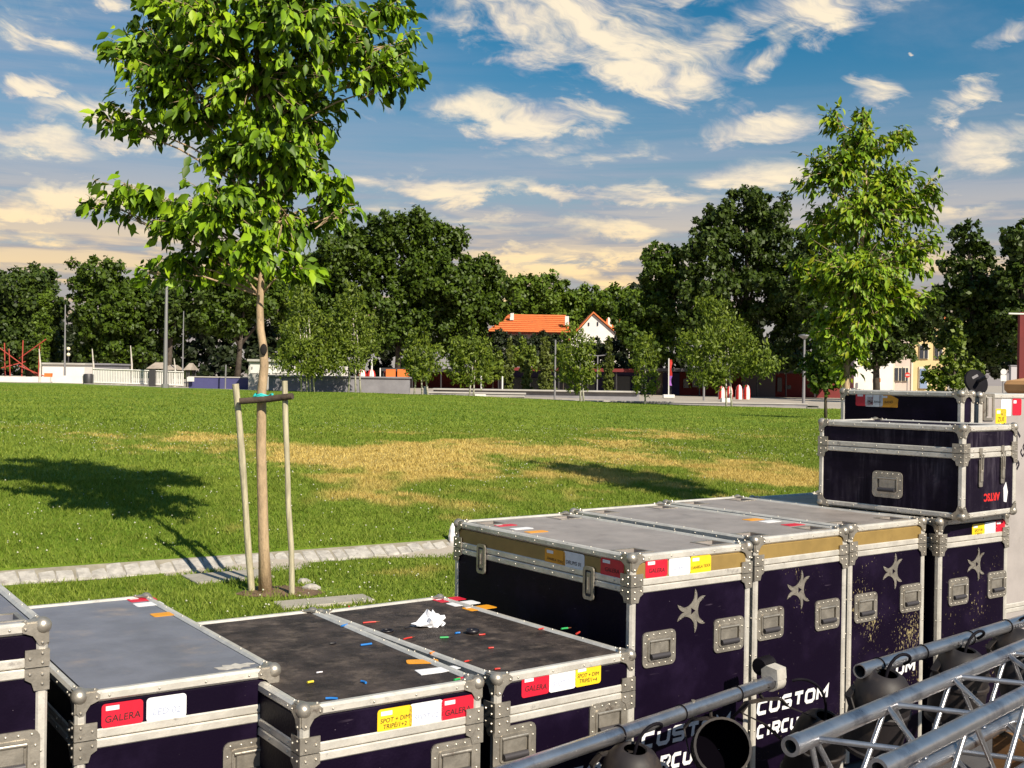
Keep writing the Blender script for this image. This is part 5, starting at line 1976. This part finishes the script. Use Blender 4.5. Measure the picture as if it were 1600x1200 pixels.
bg_tree('young_birch', 'column-shaped young tree left of the red flag', 1008, 64, 632, [(1008, 540, 18, 20), (1008, 570, 22, 26), (1008, 600, 22, 18)], LEAF_B, .16, 820, group=YB, bark=BIRCHBARK, tr=.05, stems=((0, 0),), sub=50)
bg_tree('young_birch', 'broad weeping young tree in front of the red and white tents', 1135, 62, 634, [(1110, 480, 24, 24), (1130, 515, 42, 30), (1095, 540, 34, 30), (1165, 550, 38, 30), (1125, 575, 56, 24), (1105, 590, 30, 16), (1195, 570, 30, 20)], LEAF_B, .16, 820, group=YB, bark=BIRCHBARK, tr=.06, stems=((0, 0), (.3, .1)), sub=60)
bg_tree('young_birch', 'small round-headed tree on the lawn behind the stacked trunks', 1290, 42, 656, [(1288, 545, 24, 22), (1275, 575, 26, 22), (1300, 580, 26, 22), (1288, 600, 26, 14)], LEAF_P, .16, 1900, group=YB, tr=.07, stems=((0, 0),), sub=50)
for (px, z_, y0, y1, rx, lb) in ((796, 80, 532, 610, 7, 'slim cypress leftmost of the cypresses'), (823, 80, 565, 616, 8, 'shortest cypress, second from the left'), (852, 78, 526, 616, 13, 'widest cypress, left of the street lamp pole'), (951, 80, 530, 615, 8, 'slim cypress right of the street lamp pole')):
    n = 5
    bg_tree('cypress', lb, px, z_, 614, [(px, y0 + (y1 - y0) * (i + .5) / n, rx * (.35 + .65 * min(1, (i + 1) / 3.2)), (y1 - y0) / n * .75, 0) for i in range(n)], LEAF_C, .20, 2600, group='cypresses before the red building', tr=.06, stems=((0, 0),), sub=20)
for (px, py, r, lb) in ((818, 550, 20, 'light green shrub tree between the first cypresses'), (770, 565, 22, 'light green shrub tree left of the cypresses'), (880, 555, 16, 'dark shrub tree right of the widest cypress')):
    bg_tree('shrub', lb, px, 98, 612, [(px, py, r, 18), (px - r * .4, py + 16, r * .8, 14), (px + r * .5, py + 18, r * .8, 14)], LEAF_B, .26, 900, group='shrub trees before the red building', tr=.06, stems=((0, 0),), sub=20)

HT = 'dark trees in front of the houses'
bg_tree('garden_tree', 'dark low tree before the left end of the orange roof', 775, 132, 606, [(765, 530, 30, 16), (790, 540, 28, 18), (750, 545, 28, 20), (775, 560, 34, 18)], LEAF_SHADE, .34, 560, group=HT, tr=.2)
bg_tree('garden_tree', 'dark low tree before the wall under the orange roof', 840, 134, 606, [(835, 540, 28, 16), (860, 536, 24, 18), (820, 555, 26, 18), (855, 562, 34, 18)], LEAF_SHADE, .34, 560, group=HT, tr=.2)
bg_tree('garden_tree', 'dark low tree before the white gable', 935, 132, 606, [(925, 545, 24, 14), (950, 542, 24, 14), (935, 562, 34, 16)], LEAF_SHADE, .34, 560, group=HT, tr=.2)
bg_tree('garden_tree', 'dark reddish-shaded tree right of the white gable', 978, 128, 608, [(978, 545, 22, 26), (985, 520, 18, 20), (970, 570, 24, 18)], LEAF_SHADE, .34, 560, group=HT, tr=.2)

# distant wood closing the view, canopy shade put into its leaf colour
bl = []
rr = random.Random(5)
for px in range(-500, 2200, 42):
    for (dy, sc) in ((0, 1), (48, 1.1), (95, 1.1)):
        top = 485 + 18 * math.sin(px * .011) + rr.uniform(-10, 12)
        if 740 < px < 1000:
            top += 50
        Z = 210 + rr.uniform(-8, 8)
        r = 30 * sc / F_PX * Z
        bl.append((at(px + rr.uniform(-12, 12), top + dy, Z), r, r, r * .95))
o = crown(bl, 1.0, 70, LEAF_SHADE, 'distant_wood', None, sub=14, seed=3)
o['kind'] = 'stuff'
o['label'] = 'distant wood in shade-dark leaves closing the view behind the park'


# ---------------------------------------------------------------- background buildings and furniture
def wbox(px0, px1, ytop, Z, depth, m, name, parent=None, ybot=None, base=None, zlo=None, dz=0.0, org=None, bev=0.0):
    """box facing the camera, its near face at depth Z"""
    a, c = at(px0, ytop, Z), at(px1, ytop, Z)
    zt = (a.z + c.z) / 2
    xm = (a.x + c.x) / 2
    if zlo is None:
        zlo = at((px0 + px1) / 2, ybot, Z).z if ybot is not None else float(gz(xm, Z)) - .3
    org = org or Vector((0, 0, 0))
    mb = MB().box((a.x - org.x, Z - org.y, zlo - org.z), (c.x - org.x, Z + depth - org.y, zt - org.z), bev)
    return mb.build(name, m, parent)


def base_at(px, Z):
    X = at(px, 600, Z).x
    return gpt(X, Z)


# long dark red pavilion
b0_ = base_at(960, 116)
pav = thing('pavilion', 'long low dark red pavilion in the shade behind the young trees', 'building', b0_)
wbox(600, 780, 581, 116, 8, REDW, 'wall', pav, org=b0_)
wbox(780, 990, 579, 116.2, 8, INDIGO, 'wall', pav, org=b0_, )
wbox(990, 1062, 582, 116, 8, INDIGO, 'wall', pav, org=b0_)
wbox(1062, 1170, 582, 116.1, 8, REDW, 'wall', pav, org=b0_)
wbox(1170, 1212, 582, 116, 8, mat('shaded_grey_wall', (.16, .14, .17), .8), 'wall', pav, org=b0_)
wbox(1212, 1325, 580, 116.1, 8, REDW, 'wall', pav, org=b0_)
for (x0, x1) in ((596, 780), (780, 1000), (1000, 1330)):
    yb = (576, 575, 577)[(596, 780, 1000).index(x0)]
    wbox(x0, x1, yb, 110.5, 14, DARKM if x0 != 780 else REDW, 'roof', pav, ybot=yb + 5, org=b0_)  # deep overhang added in front so that it shades the walls
    for k_ in range(int((x1 - x0) / 45) + 1):
        px_ = x0 + 3 + k_ * 45
        MB().tube([at(px_, yb + 4, 110.8) - b0_, at(px_, 620, 110.8) - b0_], .07, 6).build('column', DARKM, pav)
for (x0, x1, y0, y1) in ((800, 850, 590, 610), (870, 930, 588, 611), (960, 985, 588, 611), (1068, 1076, 592, 606), (1082, 1102, 588, 605), (1215, 1222, 590, 612), (1228, 1236, 602, 608)):
    wbox(x0, x1, y0, 115.9, .12, GLASSD, 'window', pav, ybot=y1, org=b0_)
for (x0, x1, lb) in ((603, 618, 'left orange upright panel behind the grey retaining wall'), (621, 640, 'right orange upright panel behind the grey retaining wall')):
    pb_ = base_at((x0 + x1) / 2, 100)
    t = thing('orange_board', lb, 'panel', pb_, 0, 'orange panels')
    wbox(x0, x1, 577, 100, .12, ORANGEP, 'board', t, org=pb_)
    for x in (x0 + .6, x1 - .6):
        MB().tube([base_at(x, 100.2) - pb_, at(x, 576, 100.2) - pb_], .05, 6).build('post', DARKM, t)

# house with orange hipped roof
hb = base_at(850, 150)
house = thing('house', 'pale house with a long hipped roof of orange tiles', 'house', hb)


def W(px, py, Z):
    return at(px, py, Z) - hb


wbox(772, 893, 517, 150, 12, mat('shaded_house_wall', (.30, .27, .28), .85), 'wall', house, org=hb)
e1, e2 = W(760, 519, 149.4), W(897, 519, 149.4)
e1.z = e2.z = (e1.z + e2.z) / 2
bk = Vector((0, 13.4, 0))
r1, r2 = W(796, 490, 156), W(884, 493, 156)
r1.z = r2.z = (r1.z + r2.z) / 2
mb = MB()
th = Vector((0, 0, -.25))
mb.add([e1, e2, r2, r1, e1 + bk, e2 + bk], [(0, 1, 2, 3), (5, 4, 3, 2), (4, 0, 3), (1, 5, 2)])
mb.add([e1 + th, e2 + th, e2 + bk + th, e1 + bk + th], [(3, 2, 1, 0)])
mb.build('roof', ROOFT, house)
for (px, py0, py1, dpt) in ((800, 489, 497, 153),):
    wbox(px - 3, px + 3, py0, dpt, .7, RENDERW, 'chimney', house, ybot=py1 + 3, org=hb)
MB().tube([W(797, 495, 153), W(797, 472, 153)], .05, 6).build('antenna', DARKM, house)
# rows of tiles with depth along the front slope
for i in range(9):
    f0 = (i + .05) / 9
    a, c = e1.lerp(r1, f0), e2.lerp(r2, f0)
    nrm = Vector((0, -.04, .06))
    MB().tube([a + nrm, c + nrm], .055, 5).build('tile_row', ROOFT, house)
# gabled white house
gb = base_at(935, 148)
g2 = thing('house', 'white gabled house with red tiled roof behind the slim cypress', 'house', gb)
hb = gb
gl, gr_, gt = W(893, 530, 148), W(972, 530, 148), W(927, 491, 148)
z0 = float(gz(gb.x, 148)) - gb.z - .3
mb = MB()
poly = [Vector((gl.x, 0, z0)), Vector((gr_.x, 0, z0)), Vector((gr_.x, 0, gr_.z)), Vector((gt.x, 0, gt.z)), Vector((gl.x, 0, gl.z))]
mb.add(poly + [p + Vector((0, 11, 0)) for p in poly], [(0, 1, 2, 3, 4), (9, 8, 7, 6, 5), (0, 5, 6, 1), (1, 6, 7, 2), (4, 9, 5, 0)])
mb.build('wall', RENDERW, g2)
mb = MB()
o1, o2 = Vector((0, -.35, .12)), Vector((0, 11.3, .12))
L_, R_, T_ = Vector((gl.x - .5, 0, gl.z - .45)), Vector((gr_.x + .5, 0, gr_.z - .45)), Vector((gt.x, 0, gt.z))
th = Vector((0, 0, .22))
for (p, q) in ((L_, T_), (T_, R_)):
    vs = [p + o1, q + o1, q + o2, p + o2]
    mb.add(vs + [x + th for x in vs], [(0, 3, 2, 1), (4, 5, 6, 7), (0, 1, 5, 4), (1, 2, 6, 5), (2, 3, 7, 6), (3, 0, 4, 7)])
mb.build('roof', ROOFT, g2)
wbox(950, 956, 496, 151, .7, RENDERW, 'chimney', g2, ybot=512, org=gb)
wbox(883, 889, 494, 150.5, .7, RENDERW, 'chimney', g2, ybot=508, org=gb)
for (x0, x1, y0, y1) in ((919, 921, 504, 509), (933, 935, 503, 509)):
    wbox(x0, x1, y0, 147.9, .15, GLASSD, 'vent', g2, ybot=y1, org=gb)
# white house with lower orange wing on the right of the gable
wg = base_at(962, 153)
w3 = thing('house', 'low wing with orange hipped roof right of the white gable', 'house', wg)
hb = wg
wbox(948, 984, 520, 153, 8, RENDERW, 'wall', w3, org=wg)
e1, e2, r1, r2 = W(944, 521, 152.6), W(988, 521, 152.6), W(948, 498, 157), W(968, 498, 157)
bk = Vector((0, 9, 0))
mb = MB()
mb.add([e1, e2, r2, r1, e1 + bk, e2 + bk], [(0, 1, 2, 3), (5, 4, 3, 2), (4, 0, 3), (1, 5, 2)])
mb.build('roof', ROOFT, w3)

# low walls
gw = base_at(530, 74)
t = thing('low_wall', 'grey concrete retaining wall dappled by tree shade', 'wall', gw)
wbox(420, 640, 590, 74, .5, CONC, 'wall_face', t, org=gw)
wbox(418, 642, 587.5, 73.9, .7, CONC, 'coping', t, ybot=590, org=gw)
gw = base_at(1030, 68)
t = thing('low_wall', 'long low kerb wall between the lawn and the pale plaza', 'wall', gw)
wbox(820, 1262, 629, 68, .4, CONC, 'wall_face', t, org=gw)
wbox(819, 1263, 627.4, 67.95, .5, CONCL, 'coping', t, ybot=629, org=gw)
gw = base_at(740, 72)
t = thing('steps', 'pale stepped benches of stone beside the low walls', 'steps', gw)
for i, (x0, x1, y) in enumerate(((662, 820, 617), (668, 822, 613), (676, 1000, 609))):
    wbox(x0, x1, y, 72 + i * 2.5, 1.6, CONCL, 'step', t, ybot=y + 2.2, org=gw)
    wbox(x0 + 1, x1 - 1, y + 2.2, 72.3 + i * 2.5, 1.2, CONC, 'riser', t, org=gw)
o = tag(wbox(742, 759, 616, 71.6, .5, WHITEM, 'white_box'), 'small white box standing on the stepped benches', 'box')
o = tag(wbox(662, 668, 604, 71, .5, WHITEM, 'white_box'), 'white block at the left end of the stepped benches', 'box')
gw = base_at(340, 78)
t = thing('low_wall', 'low blue painted wall left of the white kiosk', 'wall', gw)
wbox(295, 390, 590, 78, .4, BLUEW, 'wall_face', t, org=gw)
wbox(294, 391, 588.4, 77.95, .5, CONCL, 'coping', t, ybot=590, org=gw)
tag(wbox(292, 303, 589, 77.6, .1, WHITEM, 'notice_board', ybot=596), 'small white notice board in front of the blue wall', 'board')

# kiosk
kb = base_at(425, 76)
k = thing('kiosk', 'white metal kiosk on a concrete plinth behind the tied tree', 'kiosk', kb)
wbox(388, 462, 585, 76, 3, CONCL, 'plinth', k, org=kb)
wbox(389, 461, 565, 76.2, 2.6, WHITEM, 'cabinet', k, ybot=585, org=kb)
wbox(386, 464, 561.5, 75.9, 3.2, CONCL, 'roof', k, ybot=565, org=kb)
for x0 in (391, 408, 426, 443):
    wbox(x0, x0 + 15, 567, 76.12, .05, WHITEM, 'panel', k, ybot=583, org=kb)
    wbox(x0 + 2.2, x0 + 3.2, 573, 76.08, .05, DARKM, 'panel_handle', k, ybot=577, org=kb)
# stair behind
sb = base_at(510, 84)
t = thing('stair', 'pale stairway with sloping rail behind the first birch', 'stairs', sb)
wbox(492, 535, 572, 86, 3, RENDERW, 'wall', t, org=sb)
for i in range(6):
    wbox(508 + i * 4, 512 + i * 4, 597 - i * 3, 85, .8, CONC, 'step', t, org=sb)
MB().tube([at(506, 592, 84.8) - sb, at(534, 573, 84.8) - sb], .05, 6).build('rail', DARKM, t)

# white rail fence
fb = base_at(215, 78)
fe = thing('rail_fence', 'white slatted fence round the play ground at the far left of the lawn', 'fence', fb)
posts = list(np.linspace(146, 205, 24)) + list(np.linspace(205, 236, 12)) + list(np.linspace(240, 286, 18))
slat = MB().box((-.035, -.02, 0), (.035, .02, 1.02), 0).mesh('slat', WHITEM)
for px in posts:
    o = link('slat', slat, fe)
    p = base_at(px, 78)
    o.location = p - fb + Vector((0, 0, .06 + random.uniform(-.02, .02)))
for (x0, x1) in ((145, 237), (239, 287)):
    for dz in (.14, 1.06):
        a, c = base_at(x0, 77.94), base_at(x1, 77.94)
        MB().tube([a - fb + Vector((0, 0, dz)), c - fb + Vector((0, 0, dz))], .04, 5).build('rail', WHITEM, fe)
p = base_at(238, 77.8)
MB().box((-.2, -.1, 0), (.2, .1, 1.15)).build('post', DARKM, fe).location = p - fb
# white barrier at the far left, containers
t = tag(wbox(-60, 78, 588, 88, .3, WHITEM, 'barrier'), 'long white barrier at the far left of the lawn edge', 'barrier')
t = tag(wbox(82, 140, 587, 86, .3, WHITEM, 'barrier'), 'white barrier left of the slatted fence', 'barrier')
cb_ = base_at(95, 96)
t = thing('container', 'white cabin with sunlit wall left of the slatted fence', 'cabin', cb_)
wbox(66, 132, 569, 96, 5, RENDERW, 'wall', t, org=cb_)
wbox(65, 133, 567, 95.8, 5.4, CONCL, 'roof', t, ybot=569.5, org=cb_)
cb_ = base_at(150, 98)
t = thing('container', 'shaded grey cabin behind the slatted fence', 'cabin', cb_)
wbox(133, 172, 570, 98, 5, CONC, 'wall', t, org=cb_)
wbox(132, 173, 567.5, 97.8, 5.4, CONC, 'roof', t, ybot=570, org=cb_)
# shelters with grey roofs
for (x0, x1, yt, yb, lb) in ((228, 256, 566, 576, 'left grey play hut roof behind the slatted fence'), (252, 276, 570, 578, 'middle low play hut roof behind the slatted fence'), (286, 298, 567, 578, 'right narrow play hut behind the lamp mast')):
    Z = 83
    b = base_at((x0 + x1) / 2, Z)
    t = thing('play_hut', lb, 'hut', b, 0, 'play huts')
    a, c = at(x0, yb, Z) - b, at(x1, yb, Z) - b
    r_ = at((x0 + x1) / 2, yt, Z) - b
    dd = Vector((0, 2.2, 0))
    zb = (a.z + c.z) / 2
    a.z = c.z = zb
    q1, q2 = a.lerp(c, .25), a.lerp(c, .75)
    q1.z = q2.z = r_.z
    m_ = Vector((0, 1.1, 0))
    MB().add([a, c, q2 + m_, q1 + m_, a + dd, c + dd], [(0, 1, 2, 3), (5, 4, 3, 2), (4, 0, 3), (1, 5, 2), (0, 4, 5, 1)]).build('roof', THATCH, t)
    for x in (a.x + .2, c.x - .2):
        for y in (.25, 1.95):
            MB().tube([(x, y, 0), (x, y, zb)], .06, 6).build('post', DARKM, t)


# lamp masts and posts
def pole(name, label, cat, pxb, Z, ybase, pxt, ytop, r0, r1, m=GREYM, head=None, group=None):
    b = base_at(pxb, Z)
    t = thing(name, label, cat, b, 0, group)
    top = at(pxt, ytop, Z) - b
    MB().tube([Vector((0, 0, -.05)), top], [r0, r1], 10).build('pole', m, t, 60)
    if head == 'disc':
        MB().lathe([(.08, -.22), (.36, -.05), (.36, .02), (.05, .08)], 16, Matrix.Translation(top)).build('lamp_head', m, t, 40)
    elif head == 'twin':
        for s in (-1, 1):
            MB().tube([top, top + Vector((s * .9, 0, .1))], .04, 6).build('arm', m, t)
            MB().lathe([(.10, -.12), (.30, .05), (.05, .12)], 12, Matrix.Translation(top + Vector((s * .9, 0, .1)))).build('lamp_head', m, t)
    elif head == 'plate':
        MB().tube([Vector((0, 0, 0)), Vector((0, 0, .25))], r0 * 1.6, 10).build('collar', m, t)
    return t


pole('lamp_mast', 'tall grey tapering lamp mast before the slatted fence', 'lamp post', 258, 74, 606, 261, 415, .15, .075, head='plate')
pole('lamp_mast', 'thin pole standing left of the slatted fence', 'lamp post', 101, 88, 596, 102, 476, .09, .04)
pole('lamp_mast', 'thin pale pole right of the lamp mast', 'lamp post', 285, 82, 600, 287, 486, .06, .03)
pole('street_lamp', 'pale street lamp pole between the cypresses and the gable', 'lamp post', 867, 70, 618, 868, 531, .065, .05, m=GREYM)
pole('street_lamp', 'flat-headed street lamp on the plaza beside the small round tree', 'lamp post', 1256, 70, 634, 1257, 524, .10, .06, head='disc')
pole('street_lamp', 'twin-headed lamp before the pavilion', 'lamp post', 933, 96, 616, 934, 556, .06, .05, head='twin')
pole('bollard_post', 'short grey post on the plaza left of the tents', 'post', 1100, 84, 626, 1100, 590, .08, .08)
pole('bollard_post', 'short grey post before the blue wall', 'post', 352, 77, 604, 353, 570, .05, .05)
pole('bollard_post', 'pale post behind the second birch', 'post', 581, 80, 604, 581, 560, .06, .06, m=WHITEM)
pole('bollard_post', 'pale post by the stair behind the birches', 'post', 534, 82, 604, 534, 575, .10, .10, m=WHITEM)
pole('bollard_post', 'pale post right of the tents behind the wall', 'post', 594, 84, 604, 594, 575, .05, .05, m=WHITEM)
pole('bollard_post', 'grey post left of the first cypress', 'post', 785, 84, 612, 785, 588, .06, .06, m=WHITEM)
pole('bollard_post', 'grey post left of the shrub trees', 'post', 752, 80, 612, 752, 586, .06, .06, m=WHITEM)
for i, (px, lb) in enumerate(((113, 'left globe lamp behind the white cabin'), (107, 'right globe lamp behind the white cabin'))):
    b = base_at(px, 100)
    t = thing('globe_lamp', 'lower globe lamp glowing pale behind the white cabin' if i == 0 else 'upper globe lamp half hidden by leaves behind the white cabin', 'lamp post', b)
    top = at(px if i else 107, 554 if i == 0 else 545, 100) - b
    MB().tube([Vector((top.x, 0, 0)), Vector((top.x, 0, top.z))], .05, 6).build('pole', DARKM, t)
    MB().sphere((top.x, top.y, top.z), .16, 10, 8).build('globe', mat('globe_white', (.8, .72, .5), .4), t, 180)

# bins
for (px, Z, yb, yt, w, lb) in ((138, 77, 605, 584, .28, 'dark litter bin at the left end of the slatted fence'), (1270, 62, 645, 634, .26, 'dark litter bin beside the street lamp on the plaza edge')):
    b = base_at(px, Z)
    t = thing('litter_bin', lb, 'litter bin', b)
    h = at(px, yt, Z).z - b.z
    MB().lathe([(w, .06), (w * 1.06, h * .9), (w * .9, h)], 14).build('drum', DARKM, t, 40)
    for s in (-1, 1):
        MB().tube([(s * (w + .05), 0, 0), (s * (w + .05), 0, h * .95)], .035, 6).build('post', GREYM, t)

# flag
b = base_at(1045, 92)
t = thing('flag', 'red flag hanging on a pole with white block base', 'flag', b)
top = at(1045, 560, 92) - b
MB().tube([Vector((0, 0, 0)), top], .05, 8).build('pole', WHITEM, t)
MB().box((-.45, -.3, 0), (.45, .3, .28), .03).build('base', WHITEM, t)
mb = MB()
n = 8
vs, fs = [], []
for i in range(n + 1):
    z = top.z - .1 - i * .26
    w = .16 + .05 * math.sin(i * 1.7)
    for (x, y) in ((0, -.05), (w, -.10 + .05 * math.sin(i)), (w * .7, .06), (0.02, .05)):
        vs.append((x + .05, y, z))
for i in range(n):
    for k_ in range(4):
        k2 = (k_ + 1) % 4
        fs.append((i * 4 + k_, i * 4 + k2, i * 4 + 4 + k2, i * 4 + 4 + k_))
mb.add(vs[:24], [f for f in fs if max(f) < 24])
mb.build('cloth', REDB, t)
MB().add([vs[i] for i in range(20, 36)], [f for f in fs if max(f) < 16]).build('cloth', VIOLET, t, label='violet lower half of the flag')

# red and white hooded tents


def hooded(label, px, Z, ytop, ybot, wpx, group):
    b = base_at(px, Z)
    b.z = at(px, ybot, Z).z
    t = thing('hooded_tent', label, 'tent', b, 0, group)
    H_ = at(px, ytop, Z).z - b.z
    w = wpx / F_PX * Z / 2
    prof = [(w, 0), (w * 1.02, H_ * .35), (w * .95, H_ * .65), (w * .7, H_ * .88), (w * .3, H_ * .98), (.01, H_)]
    n = 12
    for s in range(6):
        mb = MB()
        for i in range(len(prof) - 1):
            q = []
            for (r, z) in (prof[i], prof[i + 1]):
                for a in (s * 60, s * 60 + 30, s * 60 + 60):
                    q.append((r * math.cos(R(a + 15)), r * math.sin(R(a + 15)), z))
            mb.add(q, [(0, 1, 4, 3), (1, 2, 5, 4)])
        mb.build('cloth_panel', REDB if s % 2 else WHITEM, t)


for i, (px, lb) in enumerate(((566, 'left red and white hooded tent behind the grey wall'), (580, 'right red and white hooded tent behind the grey wall'))):
    hooded(lb, px, 82, 577, 601, 14, 'red and white tents behind the grey wall')
for i, (px, lb) in enumerate(((1128, 'leftmost red and white tent under the weeping tree'), (1140, 'second red and white tent under the weeping tree'), (1155, 'third red and white tent under the weeping tree'), (1167, 'rightmost red and white tent under the weeping tree'))):
    hooded(lb, px, 86 + (i % 2), 603 if i < 2 else 601, 624, 11, 'red and white tents on the plaza')
o = tag(wbox(1128, 1142, 622, 80, .6, WHITEM, 'white_box'), 'white block lying before the red and white tents', 'box')

# red play frame at far left
b = base_at(20, 92)
t = thing('playground_climber', 'red tubular climbing frame at the far left before the trees', 'climbing frame', b)
for (x0, y0, x1, y1) in ((-4, 541, 58, 587), (36, 532, 34, 590), (7, 536, 8, 590), (72, 530, 30, 560), (62, 540, 60, 590), (30, 572, 75, 590), (14, 545, 16, 590), (2, 575, 40, 565)):
    MB().tube([at(x0, y0, 92 + random.uniform(-1, 1)) - b, at(x1, y1, 92 + random.uniform(-1, 1)) - b], .045, 6).build('bar', mat('faded_red_paint', (.38, .05, .03), .7), t)
o = tag(wbox(69, 80, 583, 90, .3, ORANGEP, 'orange_board', ybot=589), 'small orange board on the white barrier', 'board')
for (px, yt, yb, Z, lb) in ((62, 545, 592, 84, 'thin bare sapling stem before the climbing frame'), (145, 545, 600, 84, 'thin crooked sapling stem by the litter bin'), (273, 560, 602, 80, 'short stump-like stem at the right end of the slatted fence'), (205, 540, 602, 90, 'thin sapling stem behind the slatted fence')):
    b = base_at(px, Z)
    top = at(px - 1, yt, Z) - b
    o = tag(MB().tube([Vector((0, 0, 0)), top * .5 + Vector((.08, 0, 0)), top], [.10, .07, .03], 7).build('sapling', BIRCHBARK), lb, 'sapling', 'bare stems at the fence')
    o.location = b

# right-hand buildings
rb = base_at(1362, 118)
t = thing('building', 'blank white building behind the yellowish young tree', 'building', rb)
wbox(1335, 1396, 545, 118, 8, RENDERW, 'wall', t, org=rb)
wbox(1333, 1398, 541, 117.7, 8.6, ROOFT, 'roof', t, ybot=546, org=rb)
wbox(1365, 1376, 591, 117.9, .15, ORANGEP, 'sign_panel', t, ybot=597, org=rb)
wbox(1338, 1341, 598, 117.9, .15, CONC, 'vent', t, ybot=606, org=rb)
for (nm, lb, x0, x1, yt, m, wins) in (('building', 'pinkish grey town house with stone-framed window left of the cream house', 1396, 1425, 520, PINKR, ((1399, 1409, 575, 595), (1411, 1419, 575, 595), (1400, 1409, 545, 560))),
                                      ('building', 'cream town house with pale blue door right of the no entry sign', 1425, 1482, 500, CREAM, ((1438, 1450, 540, 560), (1462, 1472, 540, 560)))):
    b = base_at((x0 + x1) / 2, 124)
    t = thing(nm, lb, 'building', b)
    wbox(x0 + .1, x1 - .1, yt, 124, 9, m, 'wall', t, org=b)
    wbox(x0 - 1, x1 + 1, yt - 5, 123.6, 9.8, ROOFT, 'roof', t, ybot=yt, org=b)
    wbox(x0 + .2, x0 + 3, yt, 123.88, .3, STONET, 'pilaster', t, org=b)
    for (a, c, y0, y1) in wins:
        f = wbox(a - 1.5, c + 1.5, y0 - 2, 123.85, .25, STONET, 'window', t, ybot=y1 + 1, org=b)
        wbox(a, c, y0, 123.75, .2, GLASSD, 'pane', f, ybot=y1, org=b)
        wbox((a + c) / 2 - .4, (a + c) / 2 + .4, y0, 123.70, .1, STONET, 'mullion', f, ybot=y1, org=b)
    if m is CREAM:
        f = wbox(1436, 1451, 573, 123.85, .25, STONET, 'door_surround', t, ybot=607, org=b)
        wbox(1438, 1449, 576, 123.75, .2, BLUEDOOR, 'door', f, ybot=607, org=b)
        wbox(1440, 1443, 579, 123.70, .1, GLASSD, 'pane', f, ybot=586, org=b)
        wbox(1444.5, 1447.5, 579, 123.70, .1, GLASSD, 'pane', f, ybot=586, org=b)


def road_sign(label, px, py, Z, rpx, face, back=False, bar=False):
    b = base_at(px, Z)
    t = thing('road_sign', label, 'road sign', b)
    top = at(px, py, Z) - b
    r = rpx / F_PX * Z
    MB().tube([Vector((top.x, .06, 0)), Vector((top.x, .06, top.z + r))], .04, 8).build('pole', GREYM, t)
    Md = Matrix.Translation(top) @ Matrix.Rotation(R(90), 4, 'X')
    MB().lathe([(.001, -.02), (r, -.02), (r, .02), (.001, .02)], 24, Md).build('disc', face, t)
    if bar:
        MB().box((top.x - r * .72, top.y - .045, top.z - r * .17), (top.x + r * .72, top.y - .025, top.z + r * .17)).build('white_bar', WHITEM, t)
    if back:
        MB().box((top.x - r, top.y - .02, top.z - r * 3.2), (top.x + r, top.y + .02, top.z - r * 1.1), .01).build('plate', face, t)
    return t


road_sign('red round no entry sign with white bar before the town houses', 1418, 586, 100, 4.2, REDB, bar=True)
road_sign('white round sign back with plate under it near the right edge', 1568, 581, 70, 4.6, WHITEM, back=True)
b = base_at(1604, 66)
t = thing('banner', 'tall dark red banner post at the right edge of the photo', 'banner', b)
wbox(1594, 1612, 488, 66, .3, REDW, 'cloth', t, org=b)
MB().tube([at(1576, 490, 66) - b, at(1612, 491, 66) - b], .05, 6).build('arm', WHITEM, t)
b = base_at(1585, 74)
t = thing('wall_panel', 'pale grey wall panel between the signs and the red banner', 'wall', b)
wbox(1580, 1594, 572, 74, .3, mat('grey_panel', (.45, .42, .44), .7), 'panel', t, org=b)
wbox(1579, 1595, 570.5, 73.95, .4, CONC, 'coping', t, ybot=572, org=b)
